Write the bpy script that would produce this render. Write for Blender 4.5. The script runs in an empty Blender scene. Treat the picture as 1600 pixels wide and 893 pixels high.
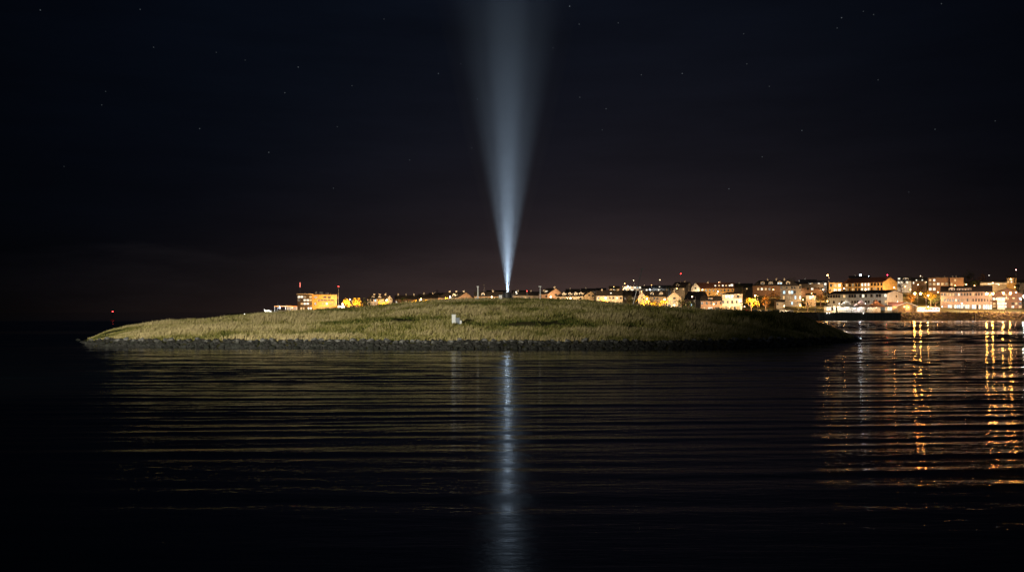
import bpy, math, random
import numpy as np
from mathutils import Vector, noise, Matrix
random.seed(7); np.random.seed(7)
SC = bpy.context.scene; COL = SC.collection
F = 1556.0; H = 4.5; HOR = 487.0          # focal length in photo pixels, eye height, horizon row
PI = math.pi; R = math.radians

# ------------------------------------------------------------------ basics
def interp(x, tab):
    xs = [t[0] for t in tab]; ys = [t[1] for t in tab]
    return float(np.interp(x, xs, ys))
def WX(px, Y): return (px-800.0)/F*Y
def WZ(py, Y): return H+(HOR-py)/F*Y

def tag(o, label=None, cat=None, group=None, kind=None):
    if label: o['label'] = label
    if cat: o['category'] = cat
    if group: o['group'] = group
    if kind: o['kind'] = kind
    return o
def empty(name, loc, rz=0.0):
    o = bpy.data.objects.new(name, None); COL.objects.link(o)
    o.location = loc; o.rotation_euler = (0, 0, rz); o.empty_display_size = 0.5
    return o

class MB:
    def __init__(s): s.v = []; s.f = []; s.m = []
    def add(s, vs, fs, mi=0):
        b = len(s.v); s.v += [tuple(p) for p in vs]
        for f in fs: s.f.append(tuple(b+i for i in f)); s.m.append(mi)
    def box(s, x0, x1, y0, y1, z0, z1, mi=0):
        s.add([(x0,y0,z0),(x1,y0,z0),(x1,y1,z0),(x0,y1,z0),(x0,y0,z1),(x1,y0,z1),(x1,y1,z1),(x0,y1,z1)],
              [(0,3,2,1),(4,5,6,7),(0,1,5,4),(1,2,6,5),(2,3,7,6),(3,0,4,7)], mi)
    def tube(s, pts, rad, n=6, mi=0, cap=True):
        rings = []
        for i, p in enumerate(pts):
            p = Vector(p)
            d = (Vector(pts[min(i+1, len(pts)-1)])-Vector(pts[max(i-1, 0)])).normalized()
            a = d.orthogonal().normalized() if abs(d.z) < .99 else Vector((1,0,0))
            b = d.cross(a).normalized(); a = b.cross(d)
            r = rad[i] if isinstance(rad, (list, tuple)) else rad
            rings.append([p+a*(r*math.cos(2*PI*k/n))+b*(r*math.sin(2*PI*k/n)) for k in range(n)])
        vs = [q for ring in rings for q in ring]; fs = []
        for i in range(len(pts)-1):
            for k in range(n):
                k2 = (k+1) % n
                fs.append((i*n+k, i*n+k2, (i+1)*n+k2, (i+1)*n+k))
        if cap:
            fs.append(tuple(range(n-1, -1, -1))); fs.append(tuple((len(pts)-1)*n+k for k in range(n)))
        s.add(vs, fs, mi)
    def prism(s, poly, axis, a0, a1, mi=0):
        # poly: list of 2D points in the plane across axis ('x': (y,z); 'y': (x,z))
        n = len(poly)
        if axis == 'x': vs = [(a0,p[0],p[1]) for p in poly]+[(a1,p[0],p[1]) for p in poly]
        else: vs = [(p[0],a0,p[1]) for p in poly]+[(p[0],a1,p[1]) for p in poly]
        fs = [tuple(range(n)), tuple(range(2*n-1, n-1, -1))]
        for i in range(n):
            j = (i+1) % n; fs.append((i, i+n, j+n, j))
        s.add(vs, fs, mi)
    def build(s, name, mats, parent=None, smooth=False):
        me = bpy.data.meshes.new(name); me.from_pydata(s.v, [], s.f)
        if not isinstance(mats, (list, tuple)): mats = [mats]
        for m in mats: me.materials.append(m)
        me.polygons.foreach_set('material_index', s.m)
        if smooth: me.polygons.foreach_set('use_smooth', [True]*len(s.f))
        me.update()
        import bmesh
        bm = bmesh.new(); bm.from_mesh(me); bmesh.ops.recalc_face_normals(bm, faces=bm.faces); bm.to_mesh(me); bm.free()
        o = bpy.data.objects.new(name, me); COL.objects.link(o)
        if parent: o.parent = parent
        return o

# ------------------------------------------------------------------ materials
def newmat(name):
    m = bpy.data.materials.new(name); m.use_nodes = True
    return m, m.node_tree.nodes, m.node_tree.links, m.node_tree.nodes['Principled BSDF']
def surf(name, c, rough=.8, var=.25, scale=.6, spec=.3, metal=0.0, stretch=(1,1,1), bump=0.0):
    m, N, L, B = newmat(name)
    tc = N.new('ShaderNodeTexCoord'); mp = N.new('ShaderNodeMapping'); mp.inputs['Scale'].default_value = stretch
    nz = N.new('ShaderNodeTexNoise'); nz.inputs['Scale'].default_value = scale; nz.inputs['Detail'].default_value = 5
    cr = N.new('ShaderNodeValToRGB')
    cr.color_ramp.elements[0].position = .3; cr.color_ramp.elements[1].position = .7
    cr.color_ramp.elements[0].color = [x*(1-var) for x in c]+[1]; cr.color_ramp.elements[1].color = [min(1, x*(1+var)) for x in c]+[1]
    L.new(tc.outputs['Object'], mp.inputs['Vector']); L.new(mp.outputs['Vector'], nz.inputs['Vector'])
    L.new(nz.outputs['Fac'], cr.inputs['Fac']); L.new(cr.outputs['Color'], B.inputs['Base Color'])
    B.inputs['Roughness'].default_value = rough; B.inputs['Specular IOR Level'].default_value = spec; B.inputs['Metallic'].default_value = metal
    if bump:
        bp = N.new('ShaderNodeBump'); bp.inputs['Strength'].default_value = bump; bp.inputs['Distance'].default_value = .1
        L.new(nz.outputs['Fac'], bp.inputs['Height']); L.new(bp.outputs['Normal'], B.inputs['Normal'])
    return m
def lit(name, c, strength, var=.5, scale=.9):
    # a lit window: the room behind is uneven (lamps, curtains)
    m, N, L, B = newmat(name)
    tc = N.new('ShaderNodeTexCoord'); nz = N.new('ShaderNodeTexNoise'); nz.inputs['Scale'].default_value = scale
    mr = N.new('ShaderNodeMapRange'); mr.inputs['From Min'].default_value = .3; mr.inputs['From Max'].default_value = .7
    mr.inputs['To Min'].default_value = strength*(1-var); mr.inputs['To Max'].default_value = strength*(1+var)
    L.new(tc.outputs['Object'], nz.inputs['Vector']); L.new(nz.outputs['Fac'], mr.inputs['Value'])
    L.new(mr.outputs['Result'], B.inputs['Emission Strength'])
    B.inputs['Emission Color'].default_value = (*c, 1); B.inputs['Base Color'].default_value = (.05,.05,.05,1)
    m.cycles.emission_sampling = 'NONE'
    return m
_lamp = {}
def lampmat(c, L_):
    k = (tuple(round(x, 3) for x in c), round(L_, 2))
    if k not in _lamp:
        m, N, L, B = newmat('lamp_glow')
        B.inputs['Emission Color'].default_value = (*c, 1); B.inputs['Emission Strength'].default_value = L_
        B.inputs['Base Color'].default_value = (.8,.8,.8,1)
        _lamp[k] = m
    return _lamp[k]
SODIUM = (1.0, .50, .15); WARM = (1.0, .68, .36); WHITE = (1.0, .92, .80); COOL = (.75, .88, 1.0); RED = (1.0, .03, .03)

def canvas(name, c):
    m = surf(name, c, .7, .06); N = m.node_tree.nodes; L = m.node_tree.links; B = N['Principled BSDF']
    t = N.new('ShaderNodeBsdfTranslucent'); t.inputs['Color'].default_value = (*c, 1); mx = N.new('ShaderNodeMixShader'); mx.inputs[0].default_value = .5
    L.new(B.outputs[0], mx.inputs[1]); L.new(t.outputs[0], mx.inputs[2]); L.new(mx.outputs[0], N['Material Output'].inputs['Surface']); return m
M = dict(
    cream=surf('cream_render', (.42,.36,.27)), white=surf('white_render', (.62,.60,.55)), grey=surf('grey_cladding', (.34,.36,.34), stretch=(3,3,.3)),
    taupe=surf('taupe_render', (.36,.29,.24)), pink=surf('pink_render', (.45,.30,.22)), ochre=surf('ochre_render', (.52,.34,.13)), brick=surf('brown_brick', (.28,.17,.11), scale=2.),
    darkwall=surf('dark_cladding', (.10,.09,.08)), concrete=surf('concrete', (.30,.29,.27)), tealwall=surf('teal_panel', (.16,.27,.30)),
    rooft=surf('dark_roof', (.045,.042,.042), .7, .3, 1.2), roofr=surf('red_brown_roof', (.10,.045,.035), .8, .3, 1.2), roofg=surf('grey_roof', (.10,.10,.11), .7),
    enamel=surf('pale_enamel', (.60,.62,.63), .5, .06), trim=surf('white_trim', (.75,.74,.70), .5, .08), metal=surf('galvanised_metal', (.32,.33,.34), .45, .15, metal=.6), darkmetal=surf('dark_metal', (.05,.05,.055), .5, .2, metal=.3),
    whitepaint=surf('white_paint', (.78,.78,.76), .45, .06), redpaint=surf('red_paint', (.55,.03,.03), .4, .1), bluepaint=surf('blue_grey_paint', (.10,.13,.18), .35, .1),
    silver=surf('silver_paint', (.45,.46,.48), .3, .08, metal=.4), rubber=surf('rubber', (.02,.02,.02), .8), glass=surf('dark_glass', (.02,.022,.025), .12, .2, spec=.6),
    wood=surf('warm_wood', (.40,.24,.12), .7, .3, 1., stretch=(6,6,.4)), plank=surf('weathered_plank', (.075,.09,.08), .8, .4, .8, stretch=(3,3,.25)),
    tentw=canvas('white_canvas', (.75,.74,.70)), tentp=canvas('pale_pink_canvas', (.68,.52,.48)), tentr=canvas('salmon_canvas', (.55,.32,.22)), frame=surf('window_frame', (.20,.18,.16), .6, .1),
    bark=surf('bark', (.10,.07,.05), .9, .4, 2.), orange=surf('orange_metal', (.55,.22,.05), .5),
)
LW = dict(w=lit('lit_window_warm', (1,.62,.26), .95), W=lit('lit_window_white', (1,.88,.66), 1.5), c=lit('lit_window_cool', (.55,.85,1.), 1.2), o=lit('lit_window_amber', (1,.5,.12), .7),
          y=lit('lit_window_dim', (1,.72,.4), .35))
def leafmat(name, c1, c2, trans=.3):
    m, N, L, B = newmat(name)
    tc = N.new('ShaderNodeTexCoord'); nz = N.new('ShaderNodeTexNoise'); nz.inputs['Scale'].default_value = 1.1; nz.inputs['Detail'].default_value = 3
    cr = N.new('ShaderNodeValToRGB'); cr.color_ramp.elements[0].position = .35; cr.color_ramp.elements[1].position = .65
    cr.color_ramp.elements[0].color = (*c1,1); cr.color_ramp.elements[1].color = (*c2,1)
    L.new(tc.outputs['Object'], nz.inputs['Vector']); L.new(nz.outputs['Fac'], cr.inputs['Fac'])
    d = N.new('ShaderNodeBsdfDiffuse'); t = N.new('ShaderNodeBsdfTranslucent'); mx = N.new('ShaderNodeMixShader'); mx.inputs[0].default_value = trans
    L.new(cr.outputs['Color'], d.inputs['Color']); L.new(cr.outputs['Color'], t.inputs['Color'])
    L.new(d.outputs[0], mx.inputs[1]); L.new(t.outputs[0], mx.inputs[2]); L.new(mx.outputs[0], N['Material Output'].inputs['Surface'])
    return m
LEAF = dict(gold=leafmat('autumn_leaves', (.42,.27,.02), (.62,.44,.05)), rust=leafmat('rust_leaves', (.26,.11,.02), (.38,.19,.03)), dark=leafmat('dark_leaves', (.03,.05,.02), (.07,.08,.03)))

# ------------------------------------------------------------------ camera, render settings
cam = bpy.data.cameras.new('camera'); co = bpy.data.objects.new('camera', cam); COL.objects.link(co)
cam.sensor_width = 36; cam.lens = 36*F/1600; cam.clip_end = 20000; cam.clip_start = .1
co.location = (0, 0, H); co.rotation_euler = (PI/2, 0, 0); cam.shift_y = (HOR-446.5)/1600
SC.camera = co
SC.view_settings.view_transform = 'Standard'; SC.view_settings.look = 'None'; SC.view_settings.exposure = 0; SC.view_settings.gamma = 1
SC.render.engine = 'CYCLES'; cy = SC.cycles
cy.use_denoising = True; cy.denoiser = 'OPENIMAGEDENOISE'; cy.denoising_input_passes = 'RGB_ALBEDO_NORMAL'
cy.max_bounces = 5; cy.diffuse_bounces = 1; cy.glossy_bounces = 3; cy.volume_bounces = 0; cy.transmission_bounces = 2; cy.transparent_max_bounces = 4
cy.caustics_reflective = False; cy.caustics_refractive = False; cy.sample_clamp_indirect = 0; cy.sample_clamp_direct = 0
cy.use_light_tree = True; cy.volume_step_rate = 1.0

# ------------------------------------------------------------------ world: moonlit sky, town glow, stars
SUN_EL, SUN_AZ = R(38), R(205)
w = bpy.data.worlds.new('World'); SC.world = w; w.use_nodes = True
N = w.node_tree.nodes; L = w.node_tree.links
bg = N['Background']
sky = N.new('ShaderNodeTexSky'); sky.sky_type = 'NISHITA'; sky.sun_disc = False
sky.sun_elevation = SUN_EL; sky.sun_rotation = SUN_AZ
def mth(op, a, b=None, c=None, clamp=False):
    n = N.new('ShaderNodeMath'); n.operation = op; n.use_clamp = clamp
    for i, x in enumerate((a, b, c)):
        if x is None: continue
        if isinstance(x, (int, float)): n.inputs[i].default_value = x
        else: L.new(x, n.inputs[i])
    return n.outputs[0]
def vsc(col, f):
    n = N.new('ShaderNodeVectorMath'); n.operation = 'SCALE'
    if isinstance(col, tuple): n.inputs[0].default_value = col
    else: L.new(col, n.inputs[0])
    if isinstance(f, (int, float)): n.inputs['Scale'].default_value = f
    else: L.new(f, n.inputs['Scale'])
    return n.outputs[0]
def vadd(a, b):
    n = N.new('ShaderNodeVectorMath'); n.operation = 'ADD'; L.new(a, n.inputs[0]); L.new(b, n.inputs[1]); return n.outputs[0]
tc = N.new('ShaderNodeTexCoord'); D = tc.outputs['Generated']
sx = N.new('ShaderNodeSeparateXYZ'); L.new(D, sx.inputs[0])
el = mth('ABSOLUTE', sx.outputs['Z'])
az = mth('ARCTAN2', sx.outputs['X'], sx.outputs['Y'])
def gauss(x, mu, s):
    d = mth('DIVIDE', mth('SUBTRACT', x, mu), s)
    return mth('EXPONENT', mth('MULTIPLY', mth('MULTIPLY', d, d), -1.0))
mp = N.new('ShaderNodeMapping'); mp.inputs['Scale'].default_value = (2.2, 2.2, 14); L.new(D, mp.inputs['Vector'])
nz = N.new('ShaderNodeTexNoise'); nz.inputs['Scale'].default_value = 2.0; nz.inputs['Detail'].default_value = 6; nz.inputs['Roughness'].default_value = .6
L.new(mp.outputs[0], nz.inputs['Vector'])
cloud = mth('ADD', mth('MULTIPLY', nz.outputs['Fac'], .9), .55)
glow = mth('MULTIPLY', mth('EXPONENT', mth('MULTIPLY', el, -11.0)), gauss(az, .10, .30))
glow = mth('MULTIPLY', glow, cloud)
blue = mth('ADD', mth('MULTIPLY', gauss(az, 0.0, .50), .9), .1)
GLOW_C = (.0200, .0135, .0125); BLUE_C = (.0021, .0040, .0088)
total = vadd(vsc(GLOW_C, glow), vsc(BLUE_C, mth('MULTIPLY', mth('MULTIPLY', blue, cloud), mth('SUBTRACT', 1.0, mth('MULTIPLY', mth('EXPONENT', mth('MULTIPLY', el, -7.0)), .85)))))
total = vadd(total, vsc(sky.outputs['Color'], .00002))
# the wide reddish dome of town light above the warm horizon band
total = vadd(total, vsc((.0044,.0037,.0050), mth('MULTIPLY', mth('EXPONENT', mth('MULTIPLY', el, -5.0)), gauss(az, .10, .28))))
total = vadd(total, vsc((.0600,.0310,.0200), mth('MULTIPLY', mth('MULTIPLY', mth('EXPONENT', mth('MULTIPLY', el, -30.0)), gauss(az, .14, .29)), cloud)))
# a faint low cloud bank over the open water, its upper edge ragged
cb = mth('MULTIPLY', mth('SUBTRACT', nz.outputs['Fac'], .42, None, True), 6.0, None, True)
edge = mth('SUBTRACT', mth('ADD', .066, mth('MULTIPLY', mth('SUBTRACT', nz.outputs['Fac'], .5), .05)), el)
band = mth('MULTIPLY', mth('MULTIPLY', edge, 90.0, None, True), mth('ADD', mth('MULTIPLY', cb, .5), .5))
total = vadd(total, vsc((.0034,.0028,.0029), mth('MULTIPLY', band, gauss(az, -.22, .22))))
STARS = [(63,16,.5),(219,15,.35),(240,74,.3),(165,143,.22),(159,164,.28),(466,105,.5),(445,145,.4),(312,201,.4),(420,238,.5),(338,82,.2),(383,94,.2),(527,198,.2),
 (521,294,.25),(550,134,.25),(890,10,.8),(966,36,.3),(905,38,.35),(1315,28,.6),(1308,44,.3),(1066,115,.55),(1002,117,.35),(1167,100,.3),(906,152,.3),(947,170,.35),
 (1253,204,.45),(1202,135,.25),(1191,245,.35),(1139,295,.5),(1461,202,.3),(1372,125,.25),(1471,6,.4),(1365,23,.3),(1349,18,.25),(864,75,.3),(1162,53,.25),(941,203,.2),(1555,189,.25),
 (685,115,.4),(746,155,.35),(737,231,.45),(720,100,.3),(600,30,.2),(640,250,.2),(1420,300,.15),(100,260,.15)]
acc = None
for (px, py, b) in STARS:
    v = Vector(((px-800)/F, 1, (HOR-py)/F)).normalized()
    n = N.new('ShaderNodeVectorMath'); n.operation = 'DISTANCE'; L.new(D, n.inputs[0]); n.inputs[1].default_value = v
    c = mth('MULTIPLY', mth('LESS_THAN', n.outputs['Value'], .00050), b*.15)
    acc = c if acc is None else mth('ADD', acc, c)
total = vadd(total, vsc((.80,.92,1.0), acc))
L.new(total, bg.inputs['Color']); bg.inputs['Strength'].default_value = 1.0
w.cycles.sampling_method = 'MANUAL'; w.cycles.sample_map_resolution = 512

# weak fill sun from behind the camera, added to lift the unlit parts
sl = bpy.data.lights.new('fill_sun', 'SUN'); sl.energy = .09; sl.angle = R(.5); sl.color = (.85,.9,1)
so = bpy.data.objects.new('fill_sun', sl); COL.objects.link(so)
d = Vector((math.sin(SUN_AZ)*math.cos(SUN_EL), math.cos(SUN_AZ)*math.cos(SUN_EL), math.sin(SUN_EL)))
so.rotation_euler = d.to_track_quat('Z', 'Y').to_euler(); so.location = (0,0,200)

# harbour floodlight on the near shore, off to the left: the light that the island's grass shows
fl = bpy.data.lights.new('harbour_floodlight', 'SPOT'); fl.energy = 820000; fl.spot_size = R(60); fl.spot_blend = 1.0; fl.shadow_soft_size = .5; fl.color = (1.0,.93,.74)
fo = bpy.data.objects.new('harbour_floodlight', fl); COL.objects.link(fo); fo.location = (-48, 8, 13)
fo.rotation_euler = (Vector((-39, 150, 3))-fo.location).to_track_quat('-Z', 'Y').to_euler()

# ------------------------------------------------------------------ water
def water():
    ys = list(np.arange(-30, 10, 2.0))+list(np.arange(10, 60, .16))+list(np.arange(60, 135, .3))+list(np.arange(135, 300, .7))+list(np.arange(300, 575, 1.2))
    y = 580.0
    while y < 9000: ys.append(y); y *= 1.12
    ys = np.array(ys); us = np.linspace(-1, 1, 261)
    Y, U = np.meshgrid(ys, us, indexing='ij')
    X = U*(24+np.abs(Y)*.75)
    rng = np.random.RandomState(3)
    # long-crested ripples running in from the open water, bent a little like a wake
    Yb = Y-.055*X+.00045*(X-8)**2
    wx = .9*np.sin(X*.05+1.3)+.6*np.sin(X*.11+Y*.03)+.35*np.sin(X*.23-Y*.07+2)
    Z = np.zeros_like(X)
    env = .80+.24*np.sin(Yb*.23+wx*.5+.7)*np.sin(Yb*.071+1.1+X*.012)
    for lam, amp, tx in ((3.4,.018,.02),(2.6,.018,-.03),(1.85,.014,.05),(1.3,.008,-.06),(5.6,.008,.0)):
        k = 2*PI/lam
        Z += amp*np.sin(k*(Yb+tx*X)+wx*(1.0+.3*rng.rand())+rng.rand()*6)
    for lam, amp, ang in ((1.1,.0040,.25),(.85,.0028,-.35),(1.35,.005,-.15)):
        k = 2*PI/lam
        Z += amp*np.sin(k*(Y*math.cos(ang)+X*math.sin(ang))+1.2*wx+rng.rand()*6)
    fade = np.clip((150-Y)/50, .0, 1)*np.interp(Y, [-30,14,24,36,75], [.1,.16,.34,.60,1.0])
    Z *= env*fade
    # the wind gets at the water beyond the island's lee; a slick strip lies across it and another under the quay
    Fz = np.zeros_like(X)
    for lam, amp, tx in ((5.3,.055,.04),(4.1,.05,-.05),(3.1,.035,.08)):
        k = 2*PI/lam; Fz += amp*np.sin(k*(Y+tx*X)+wx*(1+rng.rand())+rng.rand()*6)
    ef = np.interp(Y, [118,150,196,208,230,243,430,500,560,600], [0,1,1,.12,.12,1,1,.25,.12,0])
    Z += Fz*ef
    ny, nx = X.shape
    me = bpy.data.meshes.new('water')
    co_ = np.stack([X, Y, Z], -1).reshape(-1, 3)
    i, j = np.meshgrid(np.arange(ny-1), np.arange(nx-1), indexing='ij')
    a = (i*nx+j).ravel(); q = np.stack([a, a+1, a+1+nx, a+nx], 1)
    me.vertices.add(len(co_)); me.vertices.foreach_set('co', co_.astype(np.float32).ravel())
    me.loops.add(q.size); me.loops.foreach_set('vertex_index', q.astype(np.int32).ravel())
    me.polygons.add(len(q)); me.polygons.foreach_set('loop_start', np.arange(0, q.size, 4, dtype=np.int32))
    me.polygons.foreach_set('use_smooth', np.ones(len(q), bool)); me.update(calc_edges=True); me.validate()
    m, N, L, B = newmat('harbour_water')
    B.inputs['Base Color'].default_value = (.0012,.0018,.0022,1); B.inputs['Roughness'].default_value = .03; B.inputs['IOR'].default_value = 1.33
    tc = N.new('ShaderNodeTexCoord'); mp = N.new('ShaderNodeMapping'); mp.inputs['Scale'].default_value = (.42, 1.7, 1)
    nz = N.new('ShaderNodeTexNoise'); nz.inputs['Scale'].default_value = 1.9; nz.inputs['Detail'].default_value = 4
    nz.inputs['Roughness'].default_value = .6
    bp = N.new('ShaderNodeBump'); bp.inputs['Strength'].default_value = .26; bp.inputs['Distance'].default_value = .06
    L.new(tc.outputs['Object'], mp.inputs['Vector']); L.new(mp.outputs[0], nz.inputs['Vector']); L.new(nz.outputs['Fac'], bp.inputs['Height']); L.new(bp.outputs['Normal'], B.inputs['Normal'])
    me.materials.append(m)
    o = bpy.data.objects.new('water', me); COL.objects.link(o); tag(o, kind='structure')
water()

# ------------------------------------------------------------------ island
T_FRONT = [(110,531),(125,533),(135,538),(160,541),(250,542.5),(400,543.5),(600,544.5),(800,545.5),(1000,545.5),(1150,543.5),(1250,539.5),(1310,535.5),(1345,532),(1360,531)]
T_CREST = [(110,536),(125,533),(150,525),(170,516),(200,509.5),(300,504),(400,495.5),(500,485.5),(600,478.5),(660,474.5),(720,470),(795,467.5),(860,468.5),(920,472.5),(980,477.5),(1000,479.5),(1080,486),(1150,489),(1200,492.5),(1250,501),(1290,511),(1320,521),(1345,531),(1360,536)]
T_DC = [(110,158),(125,157),(160,148),(250,150),(400,160),(600,170),(800,176),(1000,172),(1100,165),(1200,157),(1280,154),(1345,156),(1360,158)]
T_RIDGE = [(640,507),(760,501),(850,495),(920,490),(1000,486),(1060,484),(1120,486.5),(1180,490.5),(1240,500),(1300,515)]
def isl(px, t, rough=True):
    """t: 0 waterline, .06 top of the stones, 1 crest, 2 back shore -> (X, Y, Z)"""
    Df = 4.5*F/(interp(px, T_FRONT)-HOR); Dc = max(interp(px, T_DC), Df+.5); zc = WZ(interp(px, T_CREST), Dc)
    tip = min(1, max(0, (px-112)/45), max(0, (1352-px)/60))
    ztop = min(.86*tip, zc)
    t0 = .06
    if t < t0:
        q = t/t0; Y = Df+2.2*q*tip; Z = -.35+(ztop+.35)*q
    elif t <= 1:
        q = (t-t0)/(1-t0); Ys = Df+2.2*tip; Y = Ys+(max(Dc-Ys, .3))*q
        Z = ztop+(zc-ztop)*(.72*q+.28*q*q*(3-2*q))
        # a nearer terrace edge, highest towards the right end
        if 600 < px < 1310:
            qr = .42+.1*math.sin(px*.006); zr = WZ(interp(px, T_RIDGE), Ys+(Dc-Ys)*qr); base = ztop+(zc-ztop)*(.72*qr+.28*qr*qr*(3-2*qr))
            amp = max(0, min(1.4, zr-base))*min(1, (px-600)/140, (1310-px)/60)
            dq = q-qr; Z += amp*math.exp(-(dq/(.14 if dq < 0 else .07))**2)
        env = math.sin(PI*min(1, max(0, q)))**.6*tip
        X = WX(px, Y)
        if rough:
            Z += env*min(1, max(.15, (px-150)/220))*(1.0*noise.noise(Vector((X*.05, Y*.19, 1.7)))+1.05*(.35-abs(noise.noise(Vector((X*.06+4, Y*.22+.02*X, 5.1)))))+.25*noise.noise(Vector((X*.14+4, Y*.4, 5.1)))+.10*noise.noise(Vector((X*.5, Y*.9, 9))))
    else:
        q = t-1; Y = Dc+28*q*tip+.1; Z = zc+(-.5-zc)*(q*q*(3-2*q))
    return WX(px, Y), Y, Z
def island():
    pxs = np.concatenate([np.linspace(110,180,40), np.linspace(180,1240,330)[1:], np.linspace(1240,1360,60)[1:]])
    ts = np.concatenate([np.linspace(0,.06,5), np.linspace(.06,1,64)[1:], np.linspace(1,2,14)[1:]])
    vs = [isl(p, t) for p in pxs for t in ts]; nt = len(ts); fs = []
    for i in range(len(pxs)-1):
        for j in range(nt-1): a = i*nt+j; fs.append((a, a+nt, a+nt+1, a+1))
    me = bpy.data.meshes.new('island_ground'); me.from_pydata(vs, [], fs); me.polygons.foreach_set('use_smooth', [True]*len(fs)); me.update()
    m, N, L, B = newmat('turf')
    tc = N.new('ShaderNodeTexCoord'); nz = N.new('ShaderNodeTexNoise'); nz.inputs['Scale'].default_value = .5; nz.inputs['Detail'].default_value = 8
    cr = N.new('ShaderNodeValToRGB'); cr.color_ramp.elements[0].color = (.020,.024,.008,1); cr.color_ramp.elements[1].color = (.075,.066,.026,1)
    cr.color_ramp.elements[0].position = .35; cr.color_ramp.elements[1].position = .68
    L.new(tc.outputs['Object'], nz.inputs['Vector']); L.new(nz.outputs['Fac'], cr.inputs['Fac']); L.new(cr.outputs['Color'], B.inputs['Base Color'])
    B.inputs['Roughness'].default_value = .95; B.inputs['Specular IOR Level'].default_value = .1
    me.materials.append(m); o = bpy.data.objects.new('island_ground', me); COL.objects.link(o); tag(o, kind='structure')
island()
# table of the island surface for fast scattering
PXS = np.linspace(140, 1330, 480); TS = np.linspace(.065, 1.25, 120)
GRID = np.array([[isl(p, t) for t in TS] for p in PXS])
def grass():
    n = 150000
    u = np.random.rand(n); v = np.random.rand(n)**1.05
    fi = u*(len(PXS)-1.001); fj = v*(len(TS)-1.001); i = fi.astype(int); j = fj.astype(int); a = (fi-i)[:,None]; b = (fj-j)[:,None]
    P = GRID[i,j]*(1-a)*(1-b)+GRID[i+1,j]*a*(1-b)+GRID[i,j+1]*(1-a)*b+GRID[i+1,j+1]*a*b
    px = PXS[0]+u*(PXS[-1]-PXS[0])
    patch = np.array([noise.noise(Vector((p[0]*.06, p[1]*.24, 3.3)))+.7*noise.noise(Vector((p[0]*.25, p[1]*.5, 8.3)))+.35*noise.noise(Vector((p[0]*.9, p[1]*1.1, 2.3))) for p in P])
    hgt = (.28+.42*np.random.rand(n))*(1+.75*patch)
    hgt = np.clip(hgt, .12, 1.15)*np.clip((px-150)/110, .12, 1)*np.clip((1335-px)/80, .2, 1)
    keep = (patch > -.62)
    P, hgt, patch = P[keep], hgt[keep], patch[keep]; n = len(P)
    B_ = 3
    base = np.repeat(P, B_, 0); h = np.repeat(hgt, B_)*(.65+.5*np.random.rand(n*B_)); tint = np.repeat(np.clip(.53+.90*patch+.19*np.random.randn(n), 0, 1), B_)
    m_ = n*B_; base = base+np.c_[np.random.randn(m_)*.16, np.random.randn(m_)*.16, -.04*np.ones(m_)]
    ang = np.random.rand(m_)*2*PI; wd = .022+.030*np.random.rand(m_); lean = .18+.30*np.random.rand(m_); la = np.random.randn(m_)*1.1-.3
    dx = np.c_[np.cos(ang), np.sin(ang)*.6, np.zeros(m_)]*wd[:,None]
    tip = base+np.c_[np.cos(la)*lean*h, np.sin(la)*lean*h, h]
    mid = base+np.c_[np.cos(la)*lean*h*.3, np.sin(la)*lean*h*.3, h*.55]
    V = np.stack([base-dx, base+dx, mid+dx*.9, tip, mid-dx*.9], 1).reshape(-1, 3)
    me = bpy.data.meshes.new('grass'); me.vertices.add(len(V)); me.vertices.foreach_set('co', V.astype(np.float32).ravel())
    k = np.arange(m_)[:,None]*5; loops = (k+np.array([[0,1,2,3,4]])).astype(np.int32)
    me.loops.add(loops.size); me.loops.foreach_set('vertex_index', loops.ravel()); me.polygons.add(m_); me.polygons.foreach_set('loop_start', np.arange(0, loops.size, 5, dtype=np.int32))
    me.update(calc_edges=True)
    at = me.attributes.new('tint', 'FLOAT', 'POINT'); at.data.foreach_set('value', np.repeat(tint, 5).astype(np.float32))
    m, N, L, Bs = newmat('grass_blades')
    an = N.new('ShaderNodeAttribute'); an.attribute_name = 'tint'
    cr = N.new('ShaderNodeValToRGB'); e = cr.color_ramp.elements
    e[0].position = 0.0; e[0].color = (.060,.085,.020,1); e[1].position = 1.0; e[1].color = (.58,.48,.26,1)
    q = e.new(.45); q.color = (.29,.265,.080,1)
    L.new(an.outputs['Fac'], cr.inputs['Fac'])
    d = N.new('ShaderNodeBsdfDiffuse'); t = N.new('ShaderNodeBsdfTranslucent'); mx = N.new('ShaderNodeMixShader'); mx.inputs[0].default_value = .25
    L.new(cr.outputs['Color'], d.inputs['Color']); L.new(cr.outputs['Color'], t.inputs['Color']); L.new(d.outputs[0], mx.inputs[1]); L.new(t.outputs[0], mx.inputs[2])
    L.new(mx.outputs[0], N['Material Output'].inputs['Surface'])
    me.materials.append(m); o = bpy.data.objects.new('grass', me); COL.objects.link(o)
    tag(o, 'long tussocky straw and green grass covering the low island', 'grass', kind='stuff')
grass()

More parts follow.
